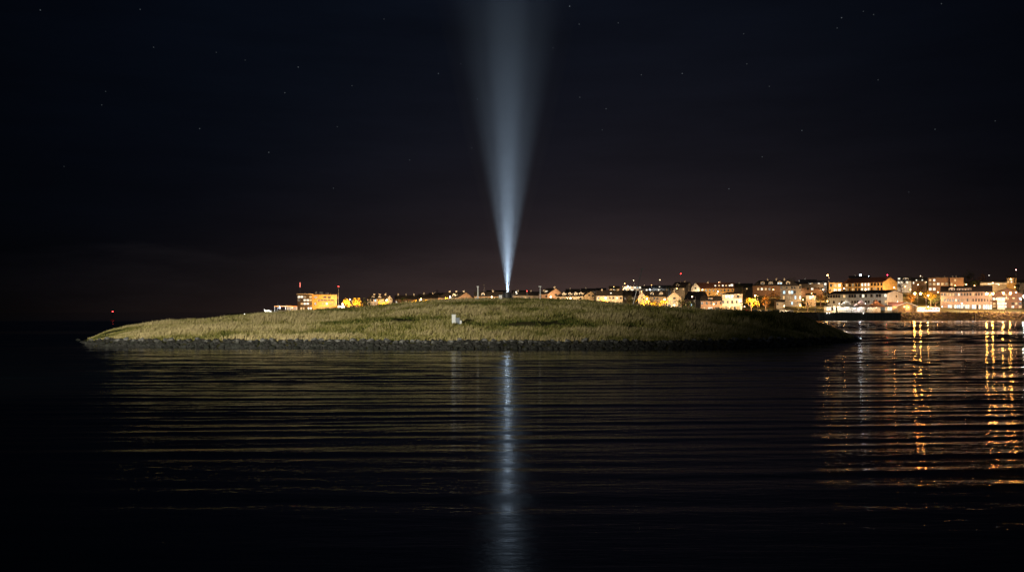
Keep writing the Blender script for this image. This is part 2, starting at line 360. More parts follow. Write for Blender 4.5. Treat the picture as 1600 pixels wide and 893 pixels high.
# ------------------------------------------------------------------ stones
def rockmat(name, wet=True):
    m, N, L, B = newmat(name)
    tc = N.new('ShaderNodeTexCoord'); nz = N.new('ShaderNodeTexNoise'); nz.inputs['Scale'].default_value = 1.8; nz.inputs['Detail'].default_value = 7
    cr = N.new('ShaderNodeValToRGB'); cr.color_ramp.elements[0].color = (.04,.04,.04,1); cr.color_ramp.elements[1].color = (.21,.21,.20,1)
    cr.color_ramp.elements[0].position = .3; cr.color_ramp.elements[1].position = .7
    ge = N.new('ShaderNodeNewGeometry'); L.new(ge.outputs['Position'], nz.inputs['Vector']); L.new(nz.outputs['Fac'], cr.inputs['Fac'])
    sp = N.new('ShaderNodeSeparateXYZ'); L.new(ge.outputs['Position'], sp.inputs[0])
    ad = N.new('ShaderNodeMath'); ad.operation = 'MULTIPLY_ADD'; ad.inputs[1].default_value = .5; L.new(nz.outputs['Fac'], ad.inputs[0]); L.new(sp.outputs['Z'], ad.inputs[2])
    mr = N.new('ShaderNodeMapRange'); mr.inputs['From Min'].default_value = .85; mr.inputs['From Max'].default_value = 1.15; L.new(ad.outputs[0], mr.inputs['Value'])
    mx = N.new('ShaderNodeMix'); mx.data_type = 'RGBA'; mx.inputs['A'].default_value = (.016,.018,.014,1)   # weed and tide stain below the high-water line
    L.new(mr.outputs['Result'], mx.inputs['Factor']); L.new(cr.outputs['Color'], mx.inputs['B']); L.new(mx.outputs['Result'], B.inputs['Base Color'])
    B.inputs['Roughness'].default_value = .75
    return m
ROCK = rockmat('island_stone')
def rock_mesh(seed, sub=2):
    import bmesh
    bm = bmesh.new(); bmesh.ops.create_icosphere(bm, subdivisions=sub, radius=.5)
    off = Vector((seed*7.3, seed*3.1, seed*1.7))
    planes = [(Vector((random.gauss(0,1), random.gauss(0,1), random.gauss(0,1))).normalized(), random.uniform(.27,.42)) for _ in range(9)]
    for v in bm.verts:
        for n_, d_ in planes:
            s = v.co.dot(n_)-d_
            if s > 0: v.co -= n_*s
        v.co *= 1+.12*noise.noise(v.co*3+off)
    me = bpy.data.meshes.new('boulder'); bm.to_mesh(me); bm.free(); me.materials.append(ROCK)
    return me
RM = [rock_mesh(k) for k in range(8)]
def boulders():
    k = 0; spots = []
    for row, (t, jit) in enumerate(((.012,.010),(.034,.010),(.056,.008))):
        px = 132+row*5
        while px < 1330:
            spots.append((px+random.uniform(-2,2), t+random.uniform(-jit, jit), row)); px += 12.6+random.uniform(-3,3)
    spots += [(124,.02,0),(121,.01,1)]
    spots = spots[:296]
    for (px, t, row) in spots:
        X, Y, Z = isl(max(px, 111), max(t, 0), False); X = WX(px, Y)
        if px < 125: Y = 155; X = WX(px, Y); Z = .0
        o = bpy.data.objects.new('boulder', random.choice(RM)); COL.objects.link(o)
        s = random.uniform(.55, 1.1) if px > 125 else random.uniform(.5,.8)
        o.location = (X, Y, max(Z, -.1)+.07); o.scale = (s*random.uniform(.9,1.35), s*random.uniform(.8,1.1), s*random.uniform(.6,.9))
        o.rotation_euler = (random.uniform(-.5,.5), random.uniform(-.5,.5), random.uniform(0,6.28))
        tag(o, 'grey angular boulder in the stone bank along the island waterline', 'boulder', 'boulders along the island waterline'); k += 1
def rubble(name, pts, smin, smax, mat, label):
    vs = []; fs = []; b = 0
    base = []
    for me in [rock_mesh(20+k, 1) for k in range(5)]:
        base.append((np.array([v.co[:] for v in me.vertices]), [tuple(p.vertices) for p in me.polygons]))
    for p in pts:
        V, Fc = random.choice(base); s = random.uniform(smin, smax)
        Rm = np.array(Matrix.Rotation(random.uniform(0,6.28),3,'Z') @ Matrix.Rotation(random.uniform(-.8,.8),3,'X'))
        W = (V*np.array([s*1.2, s, s*.8])) @ Rm.T+np.array(p); vs += W.tolist(); fs += [tuple(i+b for i in f) for f in Fc]; b += len(V)
    me = bpy.data.meshes.new(name); me.from_pydata(vs, [], fs); me.materials.append(mat); me.update()
    o = bpy.data.objects.new(name, me); COL.objects.link(o); tag(o, label, 'rubble', kind='stuff')
boulders()
pts = []
for _ in range(2200):
    px = random.uniform(126, 1340); t = random.uniform(0, .062); X, Y, Z = isl(px, t, False); pts.append((X, Y-.1, Z+.05))
rubble('rubble', pts, .35, .75, surf('gap_shade_rubble', (.028,.028,.026), .7, .5, 1.2), 'small stones between the boulders round the island, coloured dark as gap shade')  # near-black rubble colour paints the shade in the gaps between boulders

# ------------------------------------------------------------------ town ground
T_SKY = [(300,487),(400,486.5),(560,482),(640,474),(700,467),(800,465),(900,463),(1000,460),(1060,453),(1150,451),(1250,447),(1300,444),(1400,441),(1500,439),(1700,437),(2200,437)]
SHORE = 583.0
def gz(X, Y):
    px = 800+F*X/max(Y, 1)
    zf = WZ(interp(px, T_SKY), 900)
    q = min(1, max(0, (Y-602)/298))
    z = 4.2+(zf-4.2)*q
    if px < 420: z -= (420-px)*.06
    return max(z, -2)
def town_ground():
    pxs = np.linspace(330, 2300, 160); ysb = [SHORE-9, SHORE-6.5, SHORE-.5, SHORE, SHORE+8]+list(np.linspace(602, 910, 32))+[960, 1100, 1400, 2000]
    vs = []; 
    for p in pxs:
        for k, Y in enumerate(ysb):
            X = WX(p, Y); z = gz(X, Y)
            if k == 0: z = -3
            if k == 1: z = -.6
            if k == 2: z = min(z, 4.0)
            if p < 400: z = min(z, 4.2-(400-p)*.09)
            vs.append((X, Y, z))
    n = len(ysb); fs = [(i*n+j, (i+1)*n+j, (i+1)*n+j+1, i*n+j+1) for i in range(len(pxs)-1) for j in range(n-1)]
    me = bpy.data.meshes.new('town_ground'); me.from_pydata(vs, [], fs); me.polygons.foreach_set('use_smooth', [True]*len(fs)); me.update()
    me.materials.append(surf('lawn_and_earth', (.14,.13,.05), .95, .45, .12)); o = bpy.data.objects.new('town_ground', me); COL.objects.link(o); tag(o, kind='structure')
    # shore road along the water in front of the houses
    mb = MB(); pr = np.linspace(1040, 1279, 40)
    for a, b in zip(pr[:-1], pr[1:]):
        q = [(WX(a, 589), 589), (WX(b, 589), 589), (WX(b, 598), 598), (WX(a, 598), 598)]
        mb.add([(x, y, gz(x, y)+.02) for x, y in q], [(0,1,2,3)])
    o = mb.build('road', surf('asphalt', (.055,.055,.055), .85, .2, .8)); tag(o, kind='structure')
town_ground()
pts = []
for _ in range(2800):
    px = random.uniform(1120, 1640)
    if 1281 < px < 1406: continue
    q = random.random(); Y = SHORE-6.3+6.3*q; pts.append((WX(px, Y), Y, -.4+4.6*q))
STONE2 = surf('shore_stone', (.085,.07,.058), .8, .6, .9)
rubble('shore_rubble', pts, .7, 1.7, STONE2, 'bank of dark stones under the town shore at the water')

# ------------------------------------------------------------------ buildings
def window(parent, x, y, z, w_, h_, code, face, trim=False):
    """face 'f': on a front plane (local y), 'r'/'l': on an end plane (local x = y arg, x arg is the depth)"""
    mb = MB(); fr = .12 if min(w_, h_) > .7 else .06
    def bx(a0, a1, z0, z1, d, mi):
        if face == 'f': mb.box(x+a0, x+a1, y-d, y+.05, z+z0, z+z1, mi)
        elif face == 'r': mb.box(y-.05, y+d, x+a0, x+a1, z+z0, z+z1, mi)
        else: mb.box(y-d, y+.05, x+a0, x+a1, z+z0, z+z1, mi)
    bx(-w_/2, w_/2, -h_/2, h_/2, .03, 1)
    bx(-w_/2-fr, w_/2+fr, h_/2, h_/2+fr, .07, 0); bx(-w_/2-fr, w_/2+fr, -h_/2-fr, -h_/2, .10, 0)
    bx(-w_/2-fr, -w_/2, -h_/2, h_/2, .06, 0); bx(w_/2, w_/2+fr, -h_/2, h_/2, .06, 0)
    nb = max(1, int(round(w_/1.1)))
    for i in range(1, nb): c = -w_/2+w_*i/nb; bx(c-.04, c+.04, -h_/2, h_/2, .05, 0)
    pane = M['glass'] if code in 'dD' else LW[code]
    return mb.build('window', [M['trim'] if trim else M['frame'], pane], parent)

def building(name, label, cat, px0, px1, ridge, eave, depth, corner=None, side='R', th=33, wd=9.0, roof='gable', wall='cream', roofm='rooft',
             rows=(), grows=(), chim=(), dorm=(), over=.4, group='houses and blocks of the town', end=None, skyl=()):
    """px0..px1 front+gable in photo columns at distance depth; corner = column of the near corner where the gable end starts"""
    if corner is None: corner = px1 if side == 'R' else px0; th_ = 0.0
    else: th_ = R(th)
    kx = (corner-800)/F; sg = 1 if side == 'R' else -1
    view = math.atan(kx); rz = -(view)-sg*th_              # x axis across the line of sight, then turned to show the gable end
    ca, sa = math.cos(rz), math.sin(rz)
    def dpx(dx, dy): return dx-kx*dy                       # metres across at this distance
    fw = abs((corner-px0) if side == 'R' else (px1-corner))/F*depth
    gw = abs((px1-corner) if side == 'R' else (corner-px0))/F*depth
    Lx = fw/abs(dpx(ca, sa)) if fw > 0 else 6.0
    if gw > 0: wd = gw/abs(dpx(-sa, ca))
    C = Vector((WX(corner, depth), depth, 0)); ax = Vector((ca, sa, 0)); ay = Vector((-sa, ca, 0))
    org = C-ax*(sg*Lx/2)
    zs = [gz(*(org+ax*(e*Lx/2)+ay*(g*wd))[:2]) for e in (-1,1) for g in (0,1)]
    zb = min(zs)-.4; org.z = zb
    ze = WZ(eave, depth)-zb; zr = WZ(ridge, depth)-zb
    root = empty(name, org, rz); tag(root, label, cat, group)
    hx = Lx/2; wm = M[wall]; rm = M[roofm]
    mb = MB()
    if roof == 'gable':
        mb.prism([(0,0),(wd,0),(wd,ze),(wd/2,zr-.12),(0,ze)], 'x', -hx, hx)
    elif roof == 'front':
        mb.prism([(-hx,0),(hx,0),(hx,ze),(0,zr-.12),(-hx,ze)], 'y', 0, wd)
    else: mb.box(-hx, hx, 0, wd, 0, ze)
    mb.build('wall', wm, root)
    rb = MB(); tk = .28
    if roof == 'gable':
        sl = (zr-ze)/(wd/2); o_ = over
        for s in (0, 1):
            y0 = -o_ if s == 0 else wd+o_; z0 = ze-sl*o_
            rb.prism([(y0, z0), (wd/2, zr), (wd/2, zr+tk), (y0, z0+tk)], 'x', -hx-o_*.6, hx+o_*.6)
    elif roof == 'front':
        sl = (zr-ze)/hx; o_ = over
        for s in (-1, 1):
            rb.prism([(s*(hx+o_), ze-sl*o_), (0, zr), (0, zr+tk), (s*(hx+o_), ze-sl*o_+tk)], 'y', -o_*.6, wd+o_*.6)
    elif roof == 'hip':
        o_ = over; a = min(wd/2, hx*.8)
        rb.add([(-hx-o_,-o_,ze),(hx+o_,-o_,ze),(hx+o_,wd+o_,ze),(-hx-o_,wd+o_,ze),(-hx+a,wd/2,zr),(hx-a,wd/2,zr)],
               [(0,1,5,4),(1,2,5),(2,3,4,5),(3,0,4),(0,3,2,1)])
    elif roof == 'mono':
        o_ = over; rb.prism([(-o_, ze),(wd+o_, zr),(wd+o_, zr+tk),(-o_, ze+tk)], 'x', -hx-o_, hx+o_)
    else:
        rb.box(-hx-over, hx+over, -over, wd+over, ze+.003, max(zr, ze+.25))
    ro = rb.build('roof', rm, root)
    def slope_z(y):
        if roof in ('gable', 'hip'): return ze+(zr-ze)*min(1, y/(wd/2))+tk
        return zr+.05
    for row in rows:
        py, hp, codes = row[:3]; wf = row[3] if len(row) > 3 else .5; lo, hi = row[4] if len(row) > 4 else (0, 1)
        z = WZ(py, depth)-zb; h_ = hp/F*depth; n = len(codes); sp = (hi-lo)*Lx/n
        for i, c in enumerate(codes):
            if c == '.': continue
            window(root, -hx+lo*Lx+sp*(i+.5), 0, z, sp*wf, h_, c, 'f')
    for row in grows:
        py, hp, codes = row[:3]; wf = row[3] if len(row) > 3 else .4; z = WZ(py, depth)-zb; h_ = hp/F*depth; n = len(codes); sp = wd/n
        for i, c in enumerate(codes):
            if c == '.': continue
            window(root, sp*(i+.5), sg*hx, z, sp*wf, h_, c, 'r' if sg > 0 else 'l')
    for (fx, hgt, cm) in chim:
        cb = MB(); x = -hx+fx*Lx; yy = wd*.5 if roof != 'flat' else wd*.4; zt = zr+tk
        cb.box(x-.45, x+.45, yy-.4, yy+.4, zt-.9, zt+hgt); cb.box(x-.55, x+.55, yy-.5, yy+.5, zt+hgt+.004, zt+hgt+.15); cb.tube([(x,yy,zt+hgt+.1),(x,yy,zt+hgt+.45)], .16)
        cb.build('chimney', M[cm], ro)
    for dm in dorm:
        fx, code, wdm = dm[:3]; kind = dm[3] if len(dm) > 3 else 'gable'
        x = -hx+fx*Lx; y0 = wd*.12; zb0 = slope_z(y0)-tk; hd = (zr-ze)*.52; y1 = min(wd*.5, wd*.5*((zb0+hd-ze)/(zr-ze))+.3)
        db = MB(); db.box(x-wdm/2, x+wdm/2, y0, y1, zb0-.1, zb0+hd*.75, 0)
        if kind == 'gable':
            for s in (-1, 1): db.prism([(x+s*(wdm/2+.2), zb0+hd*.68),(x, zb0+hd*1.2),(x, zb0+hd*1.2+.16),(x+s*(wdm/2+.2), zb0+hd*.68+.16)], 'y', y0-.25, y1+wd*.08, 1)
            db.prism([(x-wdm/2+.02, zb0+hd*.751),(x+wdm/2-.02, zb0+hd*.751),(x, zb0+hd*1.15)], 'y', y0+.01, y1, 0)
        else:
            db.box(x-wdm/2-.2, x+wdm/2+.2, y0-.25, y1+.4, zb0+hd*.755, zb0+hd*.755+.18, 1)
        d_ = db.build('dormer', [M['trim'] if kind == 'gable' else wm, rm], root)
        nwin = 1 if wdm < 2.5 else int(wdm//1.6)
        for i in range(nwin):
            wx_ = x-wdm/2+wdm*(i+.5)/nwin; c = code[i % len(code)]
            window(d_, wx_, y0, zb0+hd*.38, wdm/nwin*.6, hd*.5, c, 'f', True)
    for (fx, fy, c, s_) in skyl:
        sb = MB(); x = -hx+fx*Lx; y0 = wd/2*fy; dz = s_*(zr-ze)/(wd/2)
        sb.add([(x-s_/2,y0,slope_z(y0)+.08),(x+s_/2,y0,slope_z(y0)+.08),(x+s_/2,y0+s_,slope_z(y0)+dz+.08),(x-s_/2,y0+s_,slope_z(y0)+dz+.08),
                (x-s_/2,y0,slope_z(y0)-.05),(x+s_/2,y0,slope_z(y0)-.05),(x+s_/2,y0+s_,slope_z(y0)+dz-.05),(x-s_/2,y0+s_,slope_z(y0)+dz-.05)],
               [(0,1,2,3),(4,7,6,5),(0,4,5,1),(1,5,6,2),(2,6,7,3),(3,7,4,0)])
        sb.build('skylight', M['glass'] if c == 'd' else LW[c], ro)
    root['Lx'] = Lx; root['wd'] = wd
    return root

# ------------------------------------------------------------------ lamps, trees
def globe(mb, c, r, mi=0, squash=1.0):
    t = (1+5**.5)/2; vs = [Vector(p).normalized()*r for p in [(-1,t,0),(1,t,0),(-1,-t,0),(1,-t,0),(0,-1,t),(0,1,t),(0,-1,-t),(0,1,-t),(t,0,-1),(t,0,1),(-t,0,-1),(-t,0,1)]]
    fs = [(0,11,5),(0,5,1),(0,1,7),(0,7,10),(0,10,11),(1,5,9),(5,11,4),(11,10,2),(10,7,6),(7,1,8),(3,9,4),(3,4,2),(3,2,6),(3,6,8),(3,8,9),(4,9,5),(2,4,11),(6,2,10),(8,6,7),(9,8,1)]
    mb.add([(c[0]+p.x, c[1]+p.y, c[2]+p.z*squash) for p in vs], fs, mi)
LAMPS = 'lit lamps of the town'; BULB_GAIN = .16; WASH_GAIN = 3.4
def bulb(name, parent, c, r, col, P):
    mb = MB(); globe(mb, c, r); return mb.build(name, lampmat(col, BULB_GAIN*P/(PI*4*PI*r*r)), parent)
def wash(parent, c, col, P, aim, size=.4):
    # unseen area light added at each lamp to wash the house, not the water
    l = bpy.data.lights.new('added_wash', 'AREA'); l.shape = 'DISK'; l.size = size; l.energy = WASH_GAIN*P; l.color = col
    o = bpy.data.objects.new('added_wash', l); COL.objects.link(o); o.parent = parent; o.location = c
    o.rotation_euler = Vector(aim).to_track_quat('-Z', 'Y').to_euler(); return o
def street_lamp(label, px, py, depth, col=SODIUM, P=1500, arms=((-1.6),), r=.33, name='street_lamp', pole='metal', base_z=None, show=1.0, aim=(0,.72,-.69)):
    X = WX(px, depth); zb = gz(X, depth) if base_z is None else base_z; h_ = WZ(py, depth)-zb
    root = empty(name, (X, depth, zb)); tag(root, label, 'street lamp', 'street lamps along the town shore and streets')
    mb = MB(); mb.tube([(0,0,-.3),(0,0,1.0),(0,0,h_+.35)], [.13,.11,.07]); mb.build('pole', M[pole], root)
    for a in arms:
        mb = MB(); s = 1 if a >= 0 else -1
        if abs(a) > .05:
            mb.tube([(s*.05,0,h_+.2),(a*.5,-.1,h_+.48),(a,-.2,h_+.46)], .05); mb.build('arm', M[pole], root)
        hb = MB(); hb.prism([(a-.42,h_+.30),(a+.42,h_+.30),(a+.30,h_+.46),(a-.30,h_+.46)], 'y', -.48, .06); lh = hb.build('lamp_head', M['darkmetal'], root)
        bulb('bulb', lh, (a, -.2, h_-.06), r, col, P*show); wash(root, (a, .55, h_-.1), tuple(.75*u+.25*v for u, v in zip(col, (1,.78,.50))), P, aim)
    return root
def wall_lamp(label, px, py, depth, col=WHITE, P=300, r=.22, name='floodlight', cat='floodlight', post=True, pole='darkmetal', group=LAMPS, show=1.0, aim=(0,.9,-.25)):
    X = WX(px, depth); zb = gz(X, depth); h_ = WZ(py, depth)-zb
    root = empty(name, (X, depth, zb)); tag(root, label, cat, group)
    mb = MB(); mb.tube([(0,.15,-.3),(0,.15,max(h_+.2,.3))], [.09,.05]); mb.build('pole', M[pole], root)
    hb = MB(); hb.box(-r*1.3, r*1.3, .02, .14, h_-r*.9, h_+r*1.5); hd = hb.build('lamp_head', M['darkmetal'], root)
    bulb('bulb', hd, (0, -r*1.1, h_), r, col, P*show); wash(root, (0, .3, h_), col, P, aim)
    return root
def tree(label, px, py, rpx, depth, kind='gold', squash=.9, n=520, trunk=True, group='trees in the town', name='broadleaf_tree', bare=False):
    X = WX(px, depth); zb = gz(X, depth); r = rpx/F*depth; zc = WZ(py, depth)-zb
    root = empty(name, (X, depth, zb)); tag(root, label, 'tree', group)
    rnd = random.Random(int(px*13+py))
    mb = MB(); top = max(zc+r*.3, 1.5)
    mb.tube([(0,0,-.3),(.1,0,top*.35),(-.1,.1,top*.7),(.05,0,top)], [.09*r+.05,.07*r+.04,.045*r+.03,.02*r+.02])
    for k in range(7 if not bare else 16):
        a = k*2.4+rnd.random(); z0 = top*(.35+.4*rnd.random()); ln = r*(.6+.4*rnd.random())
        p1 = (math.cos(a)*ln*.5, math.sin(a)*ln*.5, z0+ln*.35); p2 = (math.cos(a+.3)*ln, math.sin(a+.3)*ln, z0+ln*(.6+.4*rnd.random()))
        mb.tube([(0,0,z0), p1, p2], [.035*r+.03,.022*r+.02,.01*r+.01], 5)
        if bare:
            for j in range(4):
                b_ = a+rnd.uniform(-.9,.9); mb.tube([p1, (p1[0]+math.cos(b_)*ln*.4, p1[1]+math.sin(b_)*ln*.4, p1[2]+ln*(.2+.5*rnd.random()))], [.03,.012], 4)
    mb.build('trunk', M['bark'], root)
    if not bare:
        lb = MB()
        blobs = [(Vector((rnd.gauss(0,.42), rnd.gauss(0,.42), rnd.gauss(0,.36)*squash))*r, r*rnd.uniform(.28,.52)) for _ in range(13)]
        for _ in range(n):
            c, br = rnd.choice(blobs); d_ = Vector((rnd.gauss(0,1), rnd.gauss(0,1), rnd.gauss(0,1))).normalized()*br*(rnd.random()**.4)
            p = c+d_+Vector((0,0,zc)); s = rnd.uniform(.16,.34)*(.6+.12*r)
            a = Vector((rnd.gauss(0,1), rnd.gauss(0,1), rnd.gauss(0,1))).normalized(); b = a.orthogonal().normalized()
            lb.add([p-a*s, p+b*s*.5, p+a*s, p-b*s*.5], [(0,1,2,3)])
        lb.build('crown', LEAF[kind], root)
    return root

# ================================================================== things on the island
def on_island(px, py):
    best = None
    for t in np.linspace(.07, 1.0, 240):
        X, Y, Z = isl(px, t); q = HOR-(Z-H)/Y*F
        if q <= py: return X, Y, Z
    return isl(px, 1.0)
def beacon():
    X, Y, zb = isl(793, .97); zb = min(zb+.1, WZ(467.5, Y))
    root = empty('searchlight_housing', (X, Y, zb)); tag(root, 'dark searchlight housing on the island crest under the beam', 'searchlight')
    mb = MB(); n = 12                                                     # open drum: the lamp looks straight up out of it
    for k in range(n):
        a0, a1 = 2*PI*k/n, 2*PI*(k+1)/n
        for (ra, rb_) in ((.62,.56),):
            q = [(ra*math.cos(a0),ra*math.sin(a0)),(ra*math.cos(a1),ra*math.sin(a1)),(rb_*math.cos(a1),rb_*math.sin(a1)),(rb_*math.cos(a0),rb_*math.sin(a0))]
            mb.add([(x,y,.35) for x,y in q]+[(x,y,1.15) for x,y in q], [(3,2,1,0),(4,5,6,7),(0,1,5,4),(2,3,7,6)])
    mb.tube([(0,0,.30),(0,0,.36)], .62, 12); mb.build('drum', M['darkmetal'], root)
    fb = MB()
    for sx_ in (-1,1): fb.box(sx_*.72-.07, sx_*.72+.07, -.15, .15, 0, .85)
    fb.box(-.79,.79,-.5,.5,-.35,.10); fb.box(-.12,.12,-.12,.12,.10,.30); fb.build('yoke', M['darkmetal'], root)
    gb = MB(); gb.tube([(0,0,.80),(0,0,.84)], .54, 12); gb.build('lens', lampmat((.80,.88,1.0), 60), root)
    kb = MB(); kb.box(-1.35,-.86,-.3,.25,-.3,.72); kb.build('control_cabinet', M['whitepaint'], root)
    sp = bpy.data.lights.new('searchlight', 'SPOT'); sp.energy = BEAM_W; sp.spot_size = R(11.5); sp.spot_blend = 1.0; sp.shadow_soft_size = .12; sp.color = (.60,.79,1.0)
    so = bpy.data.objects.new('searchlight', sp); COL.objects.link(so); so.parent = root; so.location = (0,0,.88); so.rotation_euler = (PI,0,0)
    hl = sp.copy(); hl.name = 'searchlight_spill'; hl.spot_size = R(25); hl.energy = BEAM_W*.55
    ho = bpy.data.objects.new('searchlight_spill', hl); COL.objects.link(ho); ho.parent = root; ho.location = (0,0,.88); ho.rotation_euler = (PI,0,0)
    # the hazy air that the beam lights up: scattering only, thinning with height
    mb = MB(); n = 24; rings = [(.2,.5),(26,7.2),(64,15.5),(100,22)]
    vs = []; fs = []
    for (z, r) in rings:
        for k in range(n): vs.append((r*math.cos(2*PI*k/n), r*math.sin(2*PI*k/n), z))
    for i in range(len(rings)-1):
        for k in range(n): k2 = (k+1) % n; fs.append((i*n+k, i*n+k2, (i+1)*n+k2, (i+1)*n+k))
    fs.append(tuple(range(n-1,-1,-1))); fs.append(tuple((len(rings)-1)*n+k for k in range(n)))
    mb.add(vs, fs)
    m = bpy.data.materials.new('lit_air'); m.use_nodes = True; N = m.node_tree.nodes; L = m.node_tree.links; N.remove(N['Principled BSDF'])
    pv = N.new('ShaderNodeVolumeScatter'); pv.inputs['Color'].default_value = (.95,.97,1,1); pv.inputs['Anisotropy'].default_value = 0.0
    tc = N.new('ShaderNodeTexCoord'); sp_ = N.new('ShaderNodeSeparateXYZ'); L.new(tc.outputs['Object'], sp_.inputs[0])
    mr = N.new('ShaderNodeMapRange'); mr.inputs['From Min'].default_value = 4; mr.inputs['From Max'].default_value = 66; mr.inputs['To Min'].default_value = 1; mr.inputs['To Max'].default_value = .10
    L.new(sp_.outputs['Z'], mr.inputs['Value'])
    mu = N.new('ShaderNodeMath'); mu.operation = 'MULTIPLY'; mu.inputs[1].default_value = BEAM_D; L.new(mr.outputs['Result'], mu.inputs[0]); L.new(mu.outputs[0], pv.inputs['Density'])
    L.new(pv.outputs[0], N['Material Output'].inputs['Volume'])
    o = mb.build('light_beam', m); o.location = (X, Y, zb+.66)
    for c in root.children:
        if c.type == 'MESH': c.scale = (1.12,1.12,1.12)
        else: c.location.z *= 1.12
    tag(o, 'tall pale blue searchlight beam standing above the island', 'light beam', kind='thing')
BEAM_W = 1350000; BEAM_D = .0016
beacon()

def cabinet():
    X, Y, zb = on_island(711, 507.5); zb += .12
    root = empty('electrical_cabinet', (X, Y, zb)); tag(root, 'white electrical cabinet standing in the grass on the island slope', 'cabinet')
    mb = MB(); mb.box(-.42,.10,-.25,.3,-.4,1.22); mb.box(-.45,.13,-.28,.33,1.224,1.29); mb.build('tall_box', M['enamel'], root)
    mb = MB(); mb.box(.11,.62,-.15,.3,-.4,.78); mb.box(.104,.66,-.2,.32,.784,.85); mb.build('low_box', M['bluepaint'], root)
    mb = MB(); mb.box(-.36,.04,-.275,-.254,-.1,1.15); mb.box(-.02,.01,-.30,-.279,.5,.66); mb.build('door', M['enamel'], root)
    mb = MB(); mb.box(.64,.9,-.2,.1,-.4,.48); mb.build('meter_box', M['enamel'], root)
cabinet()
def mast(label, px, pyt, pyb, Y, rad=.09, cap=.2, name='white_pole', cat='pole'):
    X, Y, zb = isl(px, .985); h_ = WZ(pyt, Y)-zb
    root = empty(name, (X, Y, zb-.3)); tag(root, label, cat)
    mb = MB(); mb.tube([(0,0,-.3),(0,0,h_+.3)], [rad, rad*.85], 8); mb.build('pole', M['whitepaint'], root)
    mb = MB(); mb.box(-cap-.05, cap, -.12, .12, h_+.302, h_+.42); mb.build('cap', M['whitepaint'], root)
mast('stout white pole on the island crest, left of the beam', 746.8, 448, 470, 169, .12, .16)
mast('thin white pole on the island crest, right of the beam', 844, 448, 469, 171, .075, .22)
def leaning():
    Y = 171.0; a = Vector((WX(988,Y), Y, WZ(480,Y))); b = Vector((WX(1003.5,Y), Y, WZ(419,Y)))
    root = empty('leaning_mast', a); tag(root, 'thin mast leaning to the right behind the dark island crest', 'mast')
    d = b-a
    mb = MB(); mb.tube([-d*.06, d*.50], [.07,.055], 6); mb.build('lower_pole', M['whitepaint'], root)
    mb = MB()
    ex = Vector((.11,0,0)); ey = Vector((0,.11,0))
    for s in (ex, -ex, ey, -ey): mb.tube([d*.50+s, d*.97+s*.6], .022, 4)
    for k in range(9):
        t0 = .50+.052*k; mb.tube([d*t0+ex, d*(t0+.052)-ex], .014, 4); mb.tube([d*t0-ex, d*(t0+.052)+ex], .014, 4)
    mb.build('lattice_boom', M['darkmetal'], root)
    mb = MB(); mb.box(d.x*.98-.18, d.x*.98+.2, -.12, .12, d.z*.965, d.z*1.0); mb.build('mast_head', M['darkmetal'], root)
leaning()

# marks on the open water, left
def buoy(label, px, pyl, Y, col, P, name, r=.28):
    zl = WZ(pyl, Y); X = WX(px, Y)
    root = empty(name, (X, Y, 0)); tag(root, label, 'buoy')
    mb = MB(); mb.tube([(0,0,-.4),(0,0,.5),(0,0,.52)], [1.1,1.1,.5], 12); mb.build('float', M['redpaint'] if col == RED else M['whitepaint'], root)
    mb = MB()
    for k in range(3):
        a = 2*PI*k/3; mb.tube([(.7*math.cos(a),.7*math.sin(a),.5),(.16*math.cos(a),.16*math.sin(a),zl-.45)], .05, 5)
    mb.tube([(0,0,zl-.5),(0,0,zl-.3)], .3, 8); fr = mb.build('cage', M['darkmetal'], root)
    bulb('bulb', root, (0,0,zl), r, col, P*4)
buoy('channel buoy with a red light out on the dark water', 176, 486.5, 520, RED, 90, 'light_buoy', .27)
buoy('small buoy with a faint white light beyond the island slope', 382, 490.2, 430, WHITE, 12, 'light_buoy', .2)

# ================================================================== the town, left to right
B = building
# low harbour shed and its yard
def canopy_shed():
    Y = 640.0; x0, x1 = WX(428.5,Y), WX(464,Y); zt = WZ(477.4,Y); zb = gz((x0+x1)/2, Y)
    root = empty('harbour_shed', ((x0+x1)/2, Y, zb)); tag(root, 'low open harbour shed with a flat roof beside the ochre building', 'shed')
    hx = (x1-x0)/2; h_ = zt-zb
    mb = MB(); mb.box(-hx, hx, -.5, 7, h_-.55, h_); mb.build('roof', M['orange'], root)
    mb = MB(); mb.box(-hx*.1, hx-.2, 6.2, 6.5, -.3, h_-.56); mb.build('wall', M['cream'], root)
    for k in range(5):
        x = -hx+.4+(2*hx-.8)*k/4; mb = MB(); mb.box(x-.1, x+.1, -.3, -.1, -.3, h_-.56); mb.build('post', M['whitepaint'], root)
canopy_shed()
B('harbour_office', 'ochre floodlit office block with a dark glazed left wing and rooftop units', 'office block', 465.5, 526.5, 459.0, 460.3, 640, corner=None, roof='flat', wall='ochre', roofm='rooft', wd=13, over=.25,
  rows=[(464.2,2.6,'d.dd.',.62,(.40,.98)),(468.8,1.6,'ddddd',.85,(.50,.92)),(474.2,3.4,'d.wWyo',.5,(.40,.98)),(481.0,3.4,'ooyoo',.8,(.55,.95))], chim=[(.47,.9,'whitepaint')])
B('glazed_wing', 'grey glazed wing of four lit storeys left of the ochre block', 'office wing', 465.0, 487.6, 458.6, 459.6, 632, roof='flat', wall='darkwall', roofm='trim', wd=6, over=.7,
  rows=[(463.6,3.0,'WWy.w',.8),(468.6,2.8,'d.WWw',.8),(474.2,2.8,'.wWWd',.8),(482.0,4.4,'.ww.WW',.7)])
